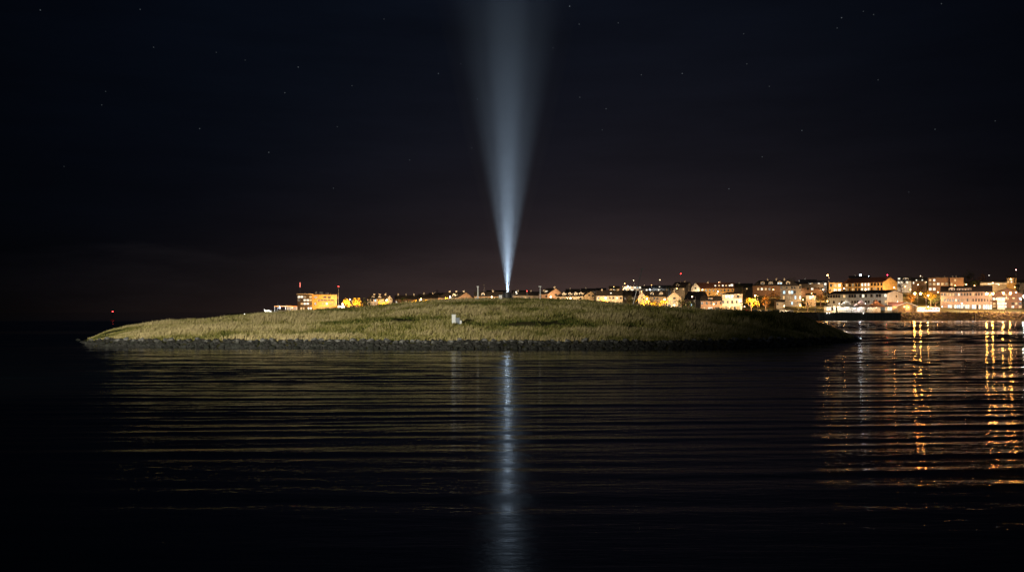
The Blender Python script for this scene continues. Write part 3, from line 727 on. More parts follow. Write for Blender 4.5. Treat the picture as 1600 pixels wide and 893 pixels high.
def roof_unit(px0, px1, py0, py1, Y, label):
    root = empty('roof_unit', (WX((px0+px1)/2,Y), Y, WZ(py1,Y))); tag(root, label, 'roof unit', 'white units on the ochre block roof')
    hx = (px1-px0)/2/F*Y; h_ = (py1-py0)/F*Y
    mb = MB(); mb.box(-hx,hx,-.8,.8,-.02,h_); mb.box(-hx-.08,hx+.08,-.88,.88,h_+.004,h_+.1); mb.build('casing', M['whitepaint'], root)
    mb = MB(); mb.tube([(0,0,h_+.1),(0,0,h_+.3)], .4, 8); mb.build('fan', M['metal'], root)
roof_unit(499,505,456.2,458.8,646,'white box unit at the middle of the ochre block roof')
roof_unit(509,513.5,457.2,458.8,646,'smallest white unit on the right half of the ochre block roof')
def aerial(label, px, pyt, pyb, Y, red_from=None, light=None, P=60, name='aerial_mast', r=.2, rad=.11):
    X = WX(px, Y); zb = WZ(pyb, Y); h_ = WZ(pyt, Y)-zb
    root = empty(name, (X, Y, zb)); tag(root, label, 'mast', 'masts and aerials of the town')
    mb = MB(); z1 = h_ if red_from is None else WZ(red_from, Y)-zb
    mb.tube([(0,0,-.5),(0,0,z1)], [rad, rad*.7], 6); mb.build('pole', M['metal'], root)
    if red_from is not None:
        mb = MB(); mb.tube([(0,0,z1+.004),(0,0,h_)], rad*2.2, 6); mb.build('red_tube', lampmat((1,.16,.14), 1.6), root)
    if light: bulb('bulb', root, (0,-.05,h_+r*.9), r, light, P*3)
aerial('aerial with a glowing red tip on the glazed wing', 468.8, 441, 458.5, 634, red_from=448.5)
aerial('slim mast with a red light right of the ochre block', 528.8, 447.5, 486, 634, light=RED, P=120, r=.3)
aerial('thin flagpole above the low harbour shed', 434, 470, 487, 636, rad=.07)
B('corner_kiosk', 'small white lit kiosk between ochre block and gold trees', 'kiosk', 527.5, 539, 476.5, 477.6, 634, roof='flat', wall='white', wd=4, over=.3, rows=[(481.5,4.2,'WWW',.8)])
wall_lamp('bright lamp above the small white kiosk', 535.5, 474.6, 631, WHITE, 420, .3)
wall_lamp('white floodlight on a pole at the left end of the harbour yard', 413.5, 483.5, 640, WHITE, 60, .2)
wall_lamp('white floodlight under the left end of the shed roof', 437, 479.6, 633, COOL, 500, .2)
wall_lamp('white floodlight beside the harbour cars', 420, 485.0, 636, WHITE, 150, .18)
wall_lamp('orange lamp under the right end of the shed roof', 457, 480.5, 630, SODIUM, 450, .2)
wall_lamp('orange ground floodlight before the ochre facade', 500, 485.5, 624, (1,.42,.08), 1150, .3, show=.05, aim=(0,.8,.45))
wall_lamp('second orange ground floodlight, before the right end of the ochre facade', 519, 485.2, 624, (1,.42,.08), 1300, .3, show=.05, aim=(0,.8,.45))
# trees and houses left of the beam
tree('golden tree nearest the ochre block', 543, 473.5, 8.5, 628, 'gold')
tree('taller golden tree, second from the ochre block', 558, 472.5, 9.5, 630, 'gold')
tree('dark tree between the golden pair and the white gabled house', 571, 474, 8, 645, 'dark')
street_lamp('orange street lamp between the two golden trees by the ochre block', 550, 467.5, 619, SODIUM, 6500, (-1.2,))
B('gabled_house', 'white gabled house with two bright gables left of the beam', 'house', 574, 613, 461, 466.5, 655, corner=604, th=35, wall='white', rows=[(469,3,'ddcd.d',.5),(474.5,3,'d.yd.w',.5)], grows=[(467,2.5,'.d')], chim=[(.2,.6,'white'),(.5,.7,'white'),(.8,.6,'white')], dorm=[(.25,'d',2.2),(.6,'w',2.2)])
tree('golden tree before the white gabled house', 600, 474.5, 8, 636, 'gold'); tree('low golden bush at the foot of the white gabled house', 590, 478, 6, 632, 'rust', n=300, name='autumn_bush')
street_lamp('orange street lamp before the white gabled house', 607, 468.5, 626, SODIUM, 5000, (-1.2,))
B('terrace_house', 'long dark roofed terrace left of house with pink gable', 'house', 617, 652, 461.5, 467, 690, wall='brick', roofm='rooft', rows=[(471.5,3,'d.dwd.d',.4)], chim=[(.15,.8,'white'),(.5,.8,'concrete'),(.85,.8,'white')])
B('terrace_house', 'dark low house with pale chimneys beside the two small golden trees', 'house', 653, 684, 459.5, 465.5, 700, wall='cream', rows=[(469.5,3,'d.y.d',.4)], chim=[(.3,.8,'white'),(.75,.8,'white')])
tree('small round golden tree halfway between white house and pink gable', 645, 473, 5.5, 640, 'gold', n=320); tree('small golden tree nearest the pink gable house', 664, 472.5, 6.5, 640, 'gold', n=320); tree('dark tree behind the low terrace roofs', 628, 470, 8, 668, 'dark')
street_lamp('orange street lamp between two small golden trees', 655, 467, 630, SODIUM, 4500, (1.2,))
B('pink_gable_house', 'dark roofed house with a broad pink right gable', 'house', 684, 741, 456.2, 465, 650, corner=715, th=38, wall='pink', rows=[(467.8,2.6,'dydd',.4)], chim=[(.18,.7,'white'),(.52,.7,'white'),(.9,.6,'white')], dorm=[(.72,'d',2.4)])
tree('low golden bush against the pink gable house', 697, 469.5, 5, 636, 'gold', n=260, name='autumn_bush')
street_lamp('low orange lamp at the pink gable house', 706, 463.5, 630, WARM, 4200, (-1.0,))
B('long_house', 'long low house with a dark roof just left of the beam', 'house', 741, 786, 455.8, 462.6, 660, wall='pink', rows=[(466,2.6,'d.yd.dwd',.4)], chim=[(.65,.6,'white')], dorm=[(.3,'d',2.4)])
aerial('thin aerial on the long house left of the beam', 756.3, 444, 456.5, 661, rad=.06)
B('low_house', 'low pale house row just right of the searchlight', 'house', 801, 842, 455.6, 461.2, 670, wall='cream', rows=[(465,2.6,'w.dwd.y',.4)], chim=[(.2,.6,'white'),(.7,.6,'white')], skyl=[(.15,.3,'W',1.1)])
aerial('short mast with a red light over the low pale houses', 823.5, 455.0, 461, 668, light=RED, P=90, r=.26)
street_lamp('small white lamp on a bent post right of the searchlight', 803, 455.6, 655, WHITE, 130, (1.4,), .2)
B('salmon_gable_house', 'salmon house with skylights right of the thin white pole', 'house', 842, 881, 450, 459, 650, corner=856, th=48, wall='pink', rows=[(462.5,3,'d.d',.5)], grows=[(460,2.4,'.d.')], skyl=[(.5,.3,'W',1.3)], chim=[(.85,.7,'white')], dorm=[(.35,'d',2.2)])
B('dormer_house', 'pale house with four white dormers and a right gable', 'house', 868, 936, 454.2, 462.6, 640, corner=911, th=36, wall='cream', rows=[(465.8,2.6,'dyddwd',.45)], grows=[(461,2.6,'.dd.')], dorm=[(.22,'w',2.6),(.45,'d',2.6),(.66,'w',2.6),(.85,'d',2.6)])
street_lamp('orange lamp hidden behind the crest at the dormer house', 889, 465.5, 626, (1,.62,.3), 2600, (1.0,)); street_lamp('orange lamp behind the crest below the salmon gable', 858, 463.5, 632, (1,.6,.28), 2080, (1.0,)); street_lamp('orange lamp behind the crest below the long low house', 766, 463.5, 636, (1,.55,.22), 2080, (1.0,))
B('white_walled_house', 'white walled house with a dark roof left of the leaning mast', 'house', 932, 973, 453.6, 461.5, 640, wall='white', rows=[(465.3,3,'d.cddWd',.5)], chim=[(.2,.6,'white'),(.8,.5,'concrete')], skyl=[(.55,.3,'W',.9)])
tree('low orange bush before the white walled house', 943, 471, 7, 624, 'rust', n=340, name='autumn_bush'); street_lamp('orange lamp above the low orange bush', 949, 465, 620, SODIUM, 2600, (-1.2,))
B('dark_house', 'dark unlit house behind the leaning mast', 'house', 973, 998, 454, 461.5, 652, wall='darkwall', rows=[(466,3,'d.yd',.4)]); tree('dark tree right behind the leaning mast', 984, 470, 9, 632, 'dark')
B('hill_block', 'white lit flat block on the hill behind the leaning mast', 'apartment block', 974, 1002, 446, 447, 830, roof='flat', wall='white', rows=[(449,2.2,'WcWwWcW',.6),(452.5,2.2,'dwdWdwd',.5)])
wall_lamp('white floodlight on the flat hill block', 981, 446.5, 822, WHITE, 260, .35); wall_lamp('orange floodlight left of the flat hill block', 976, 442.8, 826, SODIUM, 400, .35)
aerial('thin mast with an amber light above the flat hill block', 990, 438, 446, 828, light=WARM, P=60, rad=.08)
B('hill_house', 'reddish lit hill house left of the flat hill block', 'house', 952, 968, 447, 451, 820, wall='pink', rows=[(452.5,2.4,'wWw',.6)], grows=()); wall_lamp('orange lamp by the reddish hill house', 959, 448, 810, SODIUM, 250, .3)
B('hill_house', 'small hill house with one lit window above the white walled house', 'house', 931, 947, 450, 453, 800, wall='concrete', rows=[(455,2.2,'wdW',.5)])
B('small_gable_house', 'house with small pale front gable between gold trees', 'house', 997, 1009, 455.4, 463.5, 634, roof='front', wall='white', wd=9, rows=[(465,2.6,'.d.',.5)])
B('long_roof_house', 'long dark roofed house behind the cluster of golden trees', 'house', 1009, 1041, 454.2, 462.5, 644, wall='cream', rows=[(466,3,'d.dd.w',.45)], dorm=[(.3,'d',2.4),(.75,'y',2.4)])
tree('broad golden tree left of the tall yellow gable', 1006, 471.0, 9.5, 618, 'gold', n=640); tree('golden tree beside the broad one, farther right', 1021, 473.0, 8, 622, 'gold', n=420); tree('round golden tree touching the tall yellow gable', 1036, 473.0, 7, 614, 'gold', n=460)
street_lamp('orange street lamp among the golden trees by the yellow gable', 1014, 466.5, 608, SODIUM, 4200, (-1.3,)); street_lamp('orange street lamp between round golden tree and yellow gable', 1041, 467.5, 605, SODIUM, 2600, (-1.0,))
B('yellow_gable_house', 'tall pale yellow house with its gable end to the water', 'house', 1042, 1065, 455, 465, 622, roof='front', wall='cream', wd=13, rows=[(465.6,3,'.d.',.5),(471.3,3,'.y.',.5),(476.5,3,'dWd',.45)], chim=[(.5,.5,'white')])
wall_lamp('white floodlight at the foot of the yellow gable', 1048, 479.0, 610, WHITE, 200, .3); wall_lamp('white lamp by the door of the yellow gable house', 1055, 480.0, 610, WHITE, 130, .2)
tree('big dark tree right of the yellow gable', 1065, 473.5, 12, 612, 'dark', n=700); tree('dark shrub at the foot of the big dark tree', 1079, 479, 7, 610, 'dark', n=300, name='dark_shrub')
B('hill_long_house', 'long dark roof in the hill row left of the twin gables', 'house', 1018, 1049, 445.6, 450, 770, wall='concrete', rows=[(452.5,2.4,'d.Wd.wd',.4)], skyl=[(.4,.3,'W',1.)])
wall_lamp('white floodlight at the left end of the long hill roof', 1015, 452, 760, COOL, 500, .4); street_lamp('tall lamp with a white head on the hill above the long roof', 1029.5, 437, 790, WARM, 200, (.8,), .34); aerial('short mast with an orange light left of the twin gables', 1018, 445.5, 451, 765, light=(1,.35,.1), P=60, r=.26)
B('hill_gable_house', 'big dark roofed hill house, left of the twin gables', 'house', 1048, 1084, 440.4, 449, 730, corner=1070, th=38, wall='concrete', rows=[(451.5,2.6,'dyd.w',.45)], dorm=[(.4,'d',2.6)], chim=[(.7,.7,'white')])
B('hill_terrace', 'long orange walled hill terrace with a row of skylights', 'house', 1088, 1147, 441.6, 449.6, 720, wall='ochre', roofm='roofr', rows=[(453,2.8,'dddddddddd',.35),(458.5,2.8,'d.dd.dyd.d',.35)], skyl=[(.50,.28,'W',1.1),(.60,.28,'w',1.1),(.70,.28,'W',1.1),(.79,.28,'w',1.1),(.88,.28,'W',1.1),(.94,.28,'W',1.7)], chim=[(.3,.7,'white'),(.62,.6,'white')])
B('front_gable_bay', 'pale front gable at the left end of the orange hill terrace', 'house', 1080, 1093, 441.2, 449.2, 712, roof='front', wall='white', wd=8, rows=[(450,2.4,'.d.',.5)])
street_lamp('orange street lamp before the orange hill terrace', 1119, 455.0, 700, SODIUM, 1500, (1.2,)); aerial('tall thin mast with a red light above the twin gables', 1063.5, 428, 444, 735, light=RED, P=140, r=.34, rad=.06); aerial('low mast with a red light on the orange hill terrace', 1123, 441, 446, 722, light=(1,.25,.12), P=70, r=.26)
B('dark_barn_house', 'large dark unlit house behind the tall bent street lamp', 'house', 1069, 1108, 455.5, 467, 640, corner=1096, th=30, wall='darkwall', roofm='rooft', rows=[(470,3,'d.dy.d',.35),(476,3,'w.c..d',.35)])
street_lamp('tall bent street lamp before the large dark house', 1086.5, 463.2, 604, WARM, 420, (-2.0,), .3)
B('pink_house', 'pink two storey house with a dark roof beside the red car', 'house', 1095, 1128, 462.5, 469.5, 618, wall='pink', rows=[(473.3,3.6,'d.d.d.d.d',.7),(481.8,4.2,'.w.WW.dd.',.8)], dorm=[(.45,'d',3.0,'box')])
B('porch_house', 'three storey house with a lit glazed top floor and yellow porch', 'house', 1128, 1160, 455.5, 459.5, 618, roof='hip', wall='white', rows=[(463.0,5,'.WWWydy',.85),(471.5,4,'d.d.d.d.d',.7),(481.3,5,'odwodo.',.7)], over=1.0)
def porch():
    Y = 612.0; x0, x1 = WX(1128.8,Y), WX(1150,Y); zb = gz(x0,Y); h_ = WZ(477.6,Y)-zb
    root = empty('porch', ((x0+x1)/2, Y, zb)); tag(root, 'yellow lit porch on the ground floor of the three storey house', 'porch'); hx = (x1-x0)/2
    mb = MB(); mb.box(-hx-.2,hx+.2,-1.2,4.4,h_-.25,h_); mb.build('roof', M['cream'], root)
    for k in range(5):
        x = -hx+.2+(2*hx-.4)*k/4; mb = MB(); mb.box(x-.14,x+.14,-1.0,-.72,-.4,h_-.251); mb.build('post', M['cream'], root)
porch(); wall_lamp('yellow lamp under the lit porch', 1140, 479.6, 611.5, (1,.62,.2), 350, .2); street_lamp('orange street lamp before the pink house', 1112, 474.5, 604, (1,.55,.25), 700, (1.2,), .3); street_lamp('short lamp lighting the front of the three storey house', 1160, 470.0, 603, WARM, 700, (-1.5,), .3)
tree('round golden tree right of the three storey house', 1173.5, 471.5, 9.5, 610, 'gold', n=640); tree('orange tree right of the lamp, next to the round golden one', 1196.5, 471, 9, 612, 'rust', n=560); tree('dark tree behind the golden pair by the parked cars', 1186, 468, 12, 640, 'dark', n=600); tree('dark brown tree left of the grey flats', 1211, 463, 11, 636, 'rust', n=520)
street_lamp('street lamp with an orange head between golden and orange trees', 1184, 461.5, 603, SODIUM, 5200, (-1.6,), .36)
B('hipped_villa', 'large dark villa with a broad hipped roof and lit dormers', 'villa', 1175, 1247, 437, 446, 760, roof='hip', wall='brick', rows=[(451,3.4,'.wWwd....d.d',.5)], dorm=[(.22,'d',3.0),(.40,'d',3.4),(.60,'c',3.6),(.78,'d',3.0)], chim=[(.33,.9,'white'),(.52,.9,'white'),(.7,.9,'white')])
B('grey_flats', 'grey flats with teal lit windows behind the parked cars', 'apartment block', 1219, 1252, 445.4, 446.6, 650, roof='flat', wall='concrete', wd=11, rows=[(449.2,2.8,'d.d.dd.d',.6),(456.3,4.6,'.c.Wcd..',.8),(464.5,5,'.w.yy.c.W',.7),(473.5,4.6,'d...c.dd',.6)], over=.2)
B('garden_shed', 'low pale shed in front of the grey flats', 'shed', 1213, 1226, 468.5, 471.2, 630, wall='concrete', wd=5, rows=[(475,3,'d..',.5)])
B('dark_hill_house', 'dark hill house with one bright window between villa and orange block', 'house', 1252, 1286, 443.5, 449, 740, wall='brick', rows=[(450.5,4,'.dW.d',.5)], chim=[(.5,.6,'concrete')])
B('amber_house', 'small amber lit house behind the bare tree', 'house', 1259, 1275, 458.6, 460.8, 650, wall='cream', wd=6, rows=[(464.3,5,'wWw',.9)]); wall_lamp('orange lamp over the small amber house', 1268, 458.0, 642, SODIUM, 400, .3)
B('hill_house', 'hill house with bright square windows left of the orange block', 'house', 1277, 1292, 438, 441, 790, wall='concrete', rows=[(443.5,3.2,'WdW',.6)]); B('hill_house', 'low dark hill house behind the villa roof', 'house', 1240, 1262, 439.5, 443.5, 820, wall='darkwall', rows=[(445.5,2.4,'dwd',.5)], chim=[(.4,.6,'white')])
street_lamp('tall street lamp with orange head left of the orange block', 1295.5, 429.6, 735, SODIUM, 2200, (-1.3,), .42); street_lamp('orange street lamp below the bright hill windows', 1284, 452, 690, SODIUM, 1600, (1.,), .36); street_lamp('tall pale street lamp on the lawn by the quay', 1273.7, 462.5, 592, SODIUM, 1100, (-1.4,), .3, pole='whitepaint')
tree('bare tree lit orange on the lawn by the quay', 1262, 470, 9, 596, bare=True, name='bare_tree'); tree('rust coloured tree on the slope left of the white hotel', 1282, 464, 9, 640, 'rust', n=460); tree('rusty tree behind the tall pale lamp', 1290, 456, 8, 676, 'rust', n=380)
street_lamp('low orange lamp on the lawn by the stone bank', 1247, 477, 595, SODIUM, 1500, (1.3,), .3)

# the orange block and the white hotel with its tents
B('orange_block_wing', 'flat roofed left wing of the long orange block', 'apartment block', 1295, 1315, 440.6, 441.6, 705, roof='flat', wall='ochre', wd=10, rows=[(445.5,4.6,'dwW',.6),(453,4.2,'oWW',.7)])
B('orange_block', 'long two storey orange block with a dark red roof above the hotel', 'apartment block', 1313, 1402, 432.6, 440.4, 700, corner=1380, th=42, wall='ochre', roofm='roofr', rows=[(443.6,4.6,'dwdyddWWWdddd',.55),(450.8,4,'dydwddWWWdydd',.55)])
street_lamp('orange street lamp at the left end of the orange block', 1316, 450.5, 684, SODIUM, 2600, (1.2,), .34); street_lamp('orange street lamp behind the hotel roof, middle of the orange block', 1350, 452.2, 684, SODIUM, 2600, (1.2,), .34); street_lamp('orange street lamp before the right gable of the orange block', 1399, 449, 684, SODIUM, 3400, (-1.0,), .34)
wall_lamp('glaring white floodlight above the orange block roof', 1344, 429.6, 740, COOL, 2600, .7); wall_lamp('dim white lamp above the orange block roof, right of the floodlight', 1357, 431, 745, COOL, 160, .3); aerial('short mast with a red light on the orange block gable', 1386.5, 430, 434, 704, light=(1,.02,.08), P=170, r=.34)
B('white_hotel', 'grey white waterfront hotel with a dark roof behind the tents', 'hotel', 1287.5, 1411, 452.8, 458, 612, corner=1386, th=34, wall='grey', roofm='rooft', rows=[(461.4,4.6,'ddddd.w.ddd.dWd.d.dd.W',.8),(471,4,'d.d.yd.d.ddd..dd.d.d.w',.7)], grows=[(462.5,3,'...d..')], over=.7)
WAT = 4.4
def tent(px, canv, label, back=True):
    Y = 593.0; X = WX(px, Y); zb = gz(X, Y); s = 4.1; ze = WZ(478.0, Y)-zb; zp = WZ(467.8, Y)-zb
    root = empty('marquee_tent', (X, Y, zb)); tag(root, label, 'tent', 'pagoda tents on the quay')
    mb = MB(); prof = [(1.0,0),(.72,.16),(.45,.38),(.22,.68),(.03,1.0)]; vs = []; fs = []
    for (q, t) in prof:
        for (a, b) in ((-1,-1),(1,-1),(1,1),(-1,1)): vs.append((a*q*s, b*q*s, ze+(zp-ze)*t))
    for i in range(4):
        for k in range(4): k2 = (k+1) % 4; fs.append((i*4+k, i*4+k2, (i+1)*4+k2, (i+1)*4+k))
    fs.append((16,17,18,19)); mb.add(vs, fs); mb.build('canopy', canv, root)
    mb = MB()
    mb.box(-s,s,-s-.03,-s,ze-.55,ze-.003); mb.box(-s,s,s,s+.03,ze-.55,ze-.003); mb.box(-s-.03,-s-.001,-s,s,ze-.55,ze-.003); mb.box(s+.001,s+.03,-s,s,ze-.55,ze-.003); mb.build('valance', canv, root)
    mb = MB(); mb.tube([(0,0,zp-.1),(0,0,zp+.9)], .05); mb.build('finial', M['whitepaint'], root)
    for (a, b) in ((-1,-1),(1,-1),(1,1),(-1,1)): mb = MB(); mb.tube([(a*(s-.12), b*(s-.12), -.3),(a*(s-.12), b*(s-.12), ze-.05)], .08, 6); mb.build('leg', M['whitepaint'], root)
    mb = MB(); mb.box(-s+.25, s-.25, s-.3, s-.25, -.2, ze-.1); mb.build('back_wall', M['tentw'], root)
    return root
tent(1322.5, M['tentw'], 'white pointed tent on the quay, nearest the stone bank'); tent(1345, M['tentp'], 'pale pink pointed tent on the quay between white and salmon tents'); tent(1369, M['tentr'], 'salmon coloured pointed tent on the quay nearest the boathouse')
for px, c, P, lab in ((1322.5,WHITE,170,'white lamp inside the white tent'),(1345,(1,.86,.84),190,'white lamp inside the pale pink tent'),(1369,WARM,120,'warm lamp inside the salmon tent'),(1334,WHITE,50,'small white lamp between white and pink tents'),(1357,WHITE,40,'small white lamp between pink and salmon tents')):
    wall_lamp(lab, px, 480.6, 592.5, c, P, .22, aim=(0,.75,.45))
B('terrace_pavilion', 'low lit glass pavilion left of the white tent', 'pavilion', 1287.5, 1306, 477.2, 478.4, 596, roof='flat', wall='white', wd=7, rows=[(482.3,5.6,'wWWdW',.86)], over=.3); wall_lamp('small lamp at the left edge of the quay pavilion', 1308.5, 479.5, 592, WARM, 260, .2)
B('terrace_pavilion', 'small lit pavilion between salmon tent and boathouse', 'pavilion', 1382.5, 1394, 477, 478.2, 596, roof='flat', wall='white', wd=6, rows=[(482.2,5.6,'wWW',.84)], over=.3)
def quay():
    Y = SHORE-7.0; x0, x1 = WX(1280.5,Y), WX(1407.5,Y); zt = WZ(487.9,Y)
    root = empty('quay_wall', ((x0+x1)/2, Y, 0)); tag(root, 'dark planked timber quay wall below the tents', 'quay wall'); hx = (x1-x0)/2
    mb = MB(); mb.box(-hx, hx, .3, 20, -1.5, zt-.2); mb.build('deck', M['concrete'], root)
    mb = MB(); n = 64
    for k in range(n):
        x = -hx+2*hx*(k+.5)/n; e = random.uniform(-.04,.04); mb.box(x-hx/n*.86, x+hx/n*.86, 0+e, .26, -1.2, zt-.35+random.uniform(-.06,.06))
    mb.build('planking', M['plank'], root)
    for k in range(9):
        x = -hx+2*hx*(k+.5)/9; mb = MB(); mb.tube([(x,-.28,-1.5),(x,-.28,zt-.1)], .19, 7); mb.build('pile', M['plank'], root)
    mb = MB(); mb.box(-hx-.1,hx+.1,-.12,.5,zt-.196,zt); mb.build('cap_rail', M['plank'], root)
    mb = MB()
    for k in range(33):
        x = -hx+.2+(2*hx-.4)*k/32; mb.box(x-.03,x+.03,.3,.36,zt+.002,zt+.95)
    mb.box(-hx,hx,.29,.37,zt+.954,zt+1.02); mb.box(-hx,hx,.31,.35,zt+.48,zt+.52); mb.build('railing', M['darkmetal'], root)
quay()
for k, (px, lab) in enumerate(((1292,'small white quay lamp below the glass pavilion'),(1296,'second small white quay lamp, right of the pavilion door'),(1349,'small white quay lamp on the planks below the pink tent'))):
    Y = SHORE-7.6; X = WX(px, Y); root = empty('quay_lamp', (X, Y, WZ(489,Y))); tag(root, lab, 'lamp', 'small lamps on the quay wall')
    mb = MB(); mb.box(-.12,.12,.05,.35,-.12,.2); mb.build('bracket', M['darkmetal'], root); bulb('bulb', root, (0,-.12,0), .15, WHITE, 100)
def boathouse():
    Y = 590.0; x0, x1 = WX(1402,Y), WX(1432,Y); hx = (x1-x0)/2; X = (x0+x1)/2; zb = gz(X,Y); zp = WZ(472.4,Y)-zb; ze = WZ(478.2,Y)-zb; d_ = 9.0
    root = empty('boathouse', (X, Y, zb), -math.atan(X/Y)); tag(root, 'open timber boathouse with a white edged gable, warmly lit', 'boathouse')
    mb = MB()
    for s in (-1,1): mb.prism([(s*hx,ze),(0,zp),(0,zp+.22),(s*hx,ze+.22)], 'y', .1, d_, 0)
    ro = mb.build('roof', M['roofr'], root)
    mb = MB()
    for s in (-1,1): mb.prism([(s*(hx+.1),ze-.2),(0,zp-.12),(0,zp+.36),(s*(hx+.1),ze+.28)], 'y', -.12, .098, 0)
    mb.build('bargeboard', M['whitepaint'], ro)
    mb = MB(); mb.prism([(-hx+.6,-.3),(hx-.6,-.3),(hx-.6,ze),(0,zp-.4),(-hx+.6,ze)], 'y', 5.0, 5.2); mb.build('back_wall', M['wood'], root)
    mb = MB(); mb.box(-hx+.6,-hx*.15,.6,.7,-.3,ze*.62); mb.build('front_panel', M['wood'], root)
    for k, x in enumerate((-hx+.6,-hx*.15,hx*.3,hx*.62,hx-.6)): mb = MB(); mb.box(x-.13,x+.13,.25,.5,-.3,zp-(zp-ze)*abs(x)/hx-.13); mb.build('post', M['cream'], root)
    mb = MB(); mb.box(-hx+.4,hx-.4,.28,.46,ze-.2,ze-.02); mb.build('tie_beam', M['cream'], root)
boathouse(); wall_lamp('warm lamp inside the timber boathouse', 1419, 479.5, 592.5, (1,.62,.28), 110, .2); wall_lamp('warm lamp in front of the boathouse gable', 1413, 479, 582, (1,.72,.42), 230, .16)
B('brown_roof_shed', 'low brown roofed shed between hotel and boathouse', 'shed', 1388, 1412, 472.2, 476.5, 602, wall='wood', roofm='roofr', wd=6, rows=[(480.5,4,'d.o',.5)])

# right-hand shore
wall_c = dict()
street_lamp('two headed orange street lamp beside the boathouse', 1433.6, 458.2, 588, (1,.37,.07), 4200, (-1.75, 1.75), .55, aim=(0,.35,-.93), show=5.5, pole='darkmetal')
street_lamp('two headed orange street lamp before the brown hotel corner', 1546.5, 458.4, 588, (1,.37,.07), 4600, (-1.75, 1.75), .55, aim=(0,.35,-.93), show=5.5, pole='darkmetal')
street_lamp('two headed orange street lamp nearest the right edge', 1573, 457.8, 588, (1,.37,.07), 4600, (-2.1, 2.1), .55, aim=(0,.35,-.93), show=5.5, pole='darkmetal')
street_lamp('white street lamp in front of the gabled brick house', 1590, 456.5, 610, WARM, 600, (-1.,), .34, pole='darkmetal')
street_lamp('glaring blue white street lamp at the right edge', 1599, 462.5, 588, (.62,.80,1.0), 2600, (.3,), .42, show=8, pole='darkmetal')
tree('golden leafed tree behind the white camper vans', 1454, 462, 9, 640, 'gold', n=560); tree('small gold tree above the camper vans, farther left', 1446, 456.5, 5, 660, 'gold', n=260); street_lamp('orange street lamp under the golden tree behind the vans', 1447, 461.0, 630, SODIUM, 5000, (1.3,), .3)
tree('dark rust tree on the slope right of the hotel gable', 1424, 463, 10, 640, 'rust', n=480); tree('dark rust tree on the slope above the two headed lamp', 1436, 452, 9, 690, 'rust', n=420); tree('dark tree on the slope behind the vans', 1462, 471, 8, 632, 'dark', n=420)
B('brown_hotel', 'long three storey brown building with dormers and a white lit shop front', 'hotel', 1468, 1550, 446.4, 455.2, 622, wall='taupe', roofm='rooft', wd=13,
  rows=[(459.3,4.2,'ddwwwdWddddwdddddd',.5),(468.4,4.2,'wddddWdyydyddddddd',.5),(479.3,6.6,'cWyWccWdWWycWdWyWcWW',.80,(.14,1.0))], dorm=[(.22,'d',3.6),(.46,'dd',8.4,'box')], over=.5)
street_lamp('white lamp over the shop front of the brown building', 1500, 473.8, 606, (1,.93,.85), 500, (1.0,), .26, pole='darkmetal')
B('gabled_brick_house', 'brick house with broad low gable and lit bays at right edge', 'house', 1550, 1597, 449.5, 459, 628, roof='front', wall='brick', wd=14, rows=[(459.5,3,'..ww..',.5),(466.5,4,'WdWWd.d.d',.8),(474,3.6,'wdWW.dwd',.7),(479,3,'w.WW.W.w',.7)], over=1.0)
B('balcony_bay', 'pale balcony bay on the front of the gabled brick house', 'bay', 1558, 1570, 463, 464, 622, roof='flat', wall='white', wd=5, rows=[(467,3.8,'WW',.85),(474,3.4,'WW',.85),(478.8,2.6,'W',.8)], over=.2)
B('stepped_flats', 'lit brown block of flats on the hill above the camper vans', 'apartment block', 1450, 1482, 432.4, 433.6, 745, roof='flat', wall='brick', wd=11, rows=[(437.2,3,'wW...',.5),(443.3,3.4,'ywWwy',.6),(451.3,4,'WW.W.',.6)], over=.2, chim=[(.8,.5,'concrete')])
B('stepped_flats', 'right hand brown flats wing with fewer lit windows', 'apartment block', 1484, 1506, 432.6, 433.4, 738, roof='flat', wall='brick', wd=11, rows=[(437.5,3,'.w..',.5),(443.5,3.2,'w...',.5)], over=.2, chim=[(.2,.7,'white'),(.45,.7,'white')])
street_lamp('orange street lamp before the brown hill flats', 1478, 450.5, 715, SODIUM, 1500, (1.2,), .34); street_lamp('orange street lamp right of the hill flats', 1507, 444, 725, SODIUM, 900, (1.2,), .34)
B('hill_house', 'gabled hill house with a row of white windows right of orange block', 'house', 1402, 1424, 432.2, 438.5, 770, wall='white', rows=[(440.6,3.4,'WWdW.',.6)], dorm=[(.6,'d',4.0)], skyl=[(.12,.3,'W',1.6)]); B('hill_house', 'hill house with scattered bright windows left of brown flats', 'house', 1425, 1448, 433.5, 438.5, 775, wall='brick', rows=[(437.8,2.6,'.WdW.',.45),(441.5,3,'W...w',.4)], chim=[(.7,.6,'concrete')])
wall_lamp('orange lamp on the hill left of the brown flats', 1438, 431, 790, WARM, 160, .34); wall_lamp('warm lamp over the gabled hill houses', 1447, 440.5, 760, WARM, 140, .3)
tree('large dark treetop on the skyline right of the brown flats', 1514, 433, 12, 800, 'dark', n=640); tree('dark treetop on the skyline behind the brown flats', 1497, 437, 8, 810, 'dark', n=400); tree('brown treetop on the skyline beside the large dark one', 1533, 433, 10, 800, 'rust', n=420)
B('low_hill_hall', 'long low hall with a lit strip on the hill behind the brown building', 'hall', 1531, 1573, 437.5, 440.6, 745, wall='cream', wd=9, rows=[(443,1.5,'wwWwWww',.95)]); wall_lamp('bright lamp on the long low hall', 1551, 441.8, 736, WARM, 500, .34); wall_lamp('orange lamp right of the long low hall', 1560, 444.5, 730, SODIUM, 500, .34)
B('hill_house', 'orange lit hill house near the pink topped pole', 'house', 1573, 1588, 430.5, 434, 770, wall='ochre', rows=[(436.5,2.6,'dwd',.5),(440,2.6,'wWd',.5)]); street_lamp('orange lamp by the orange hill house', 1577, 435.5, 758, SODIUM, 900, (1.,), .34)
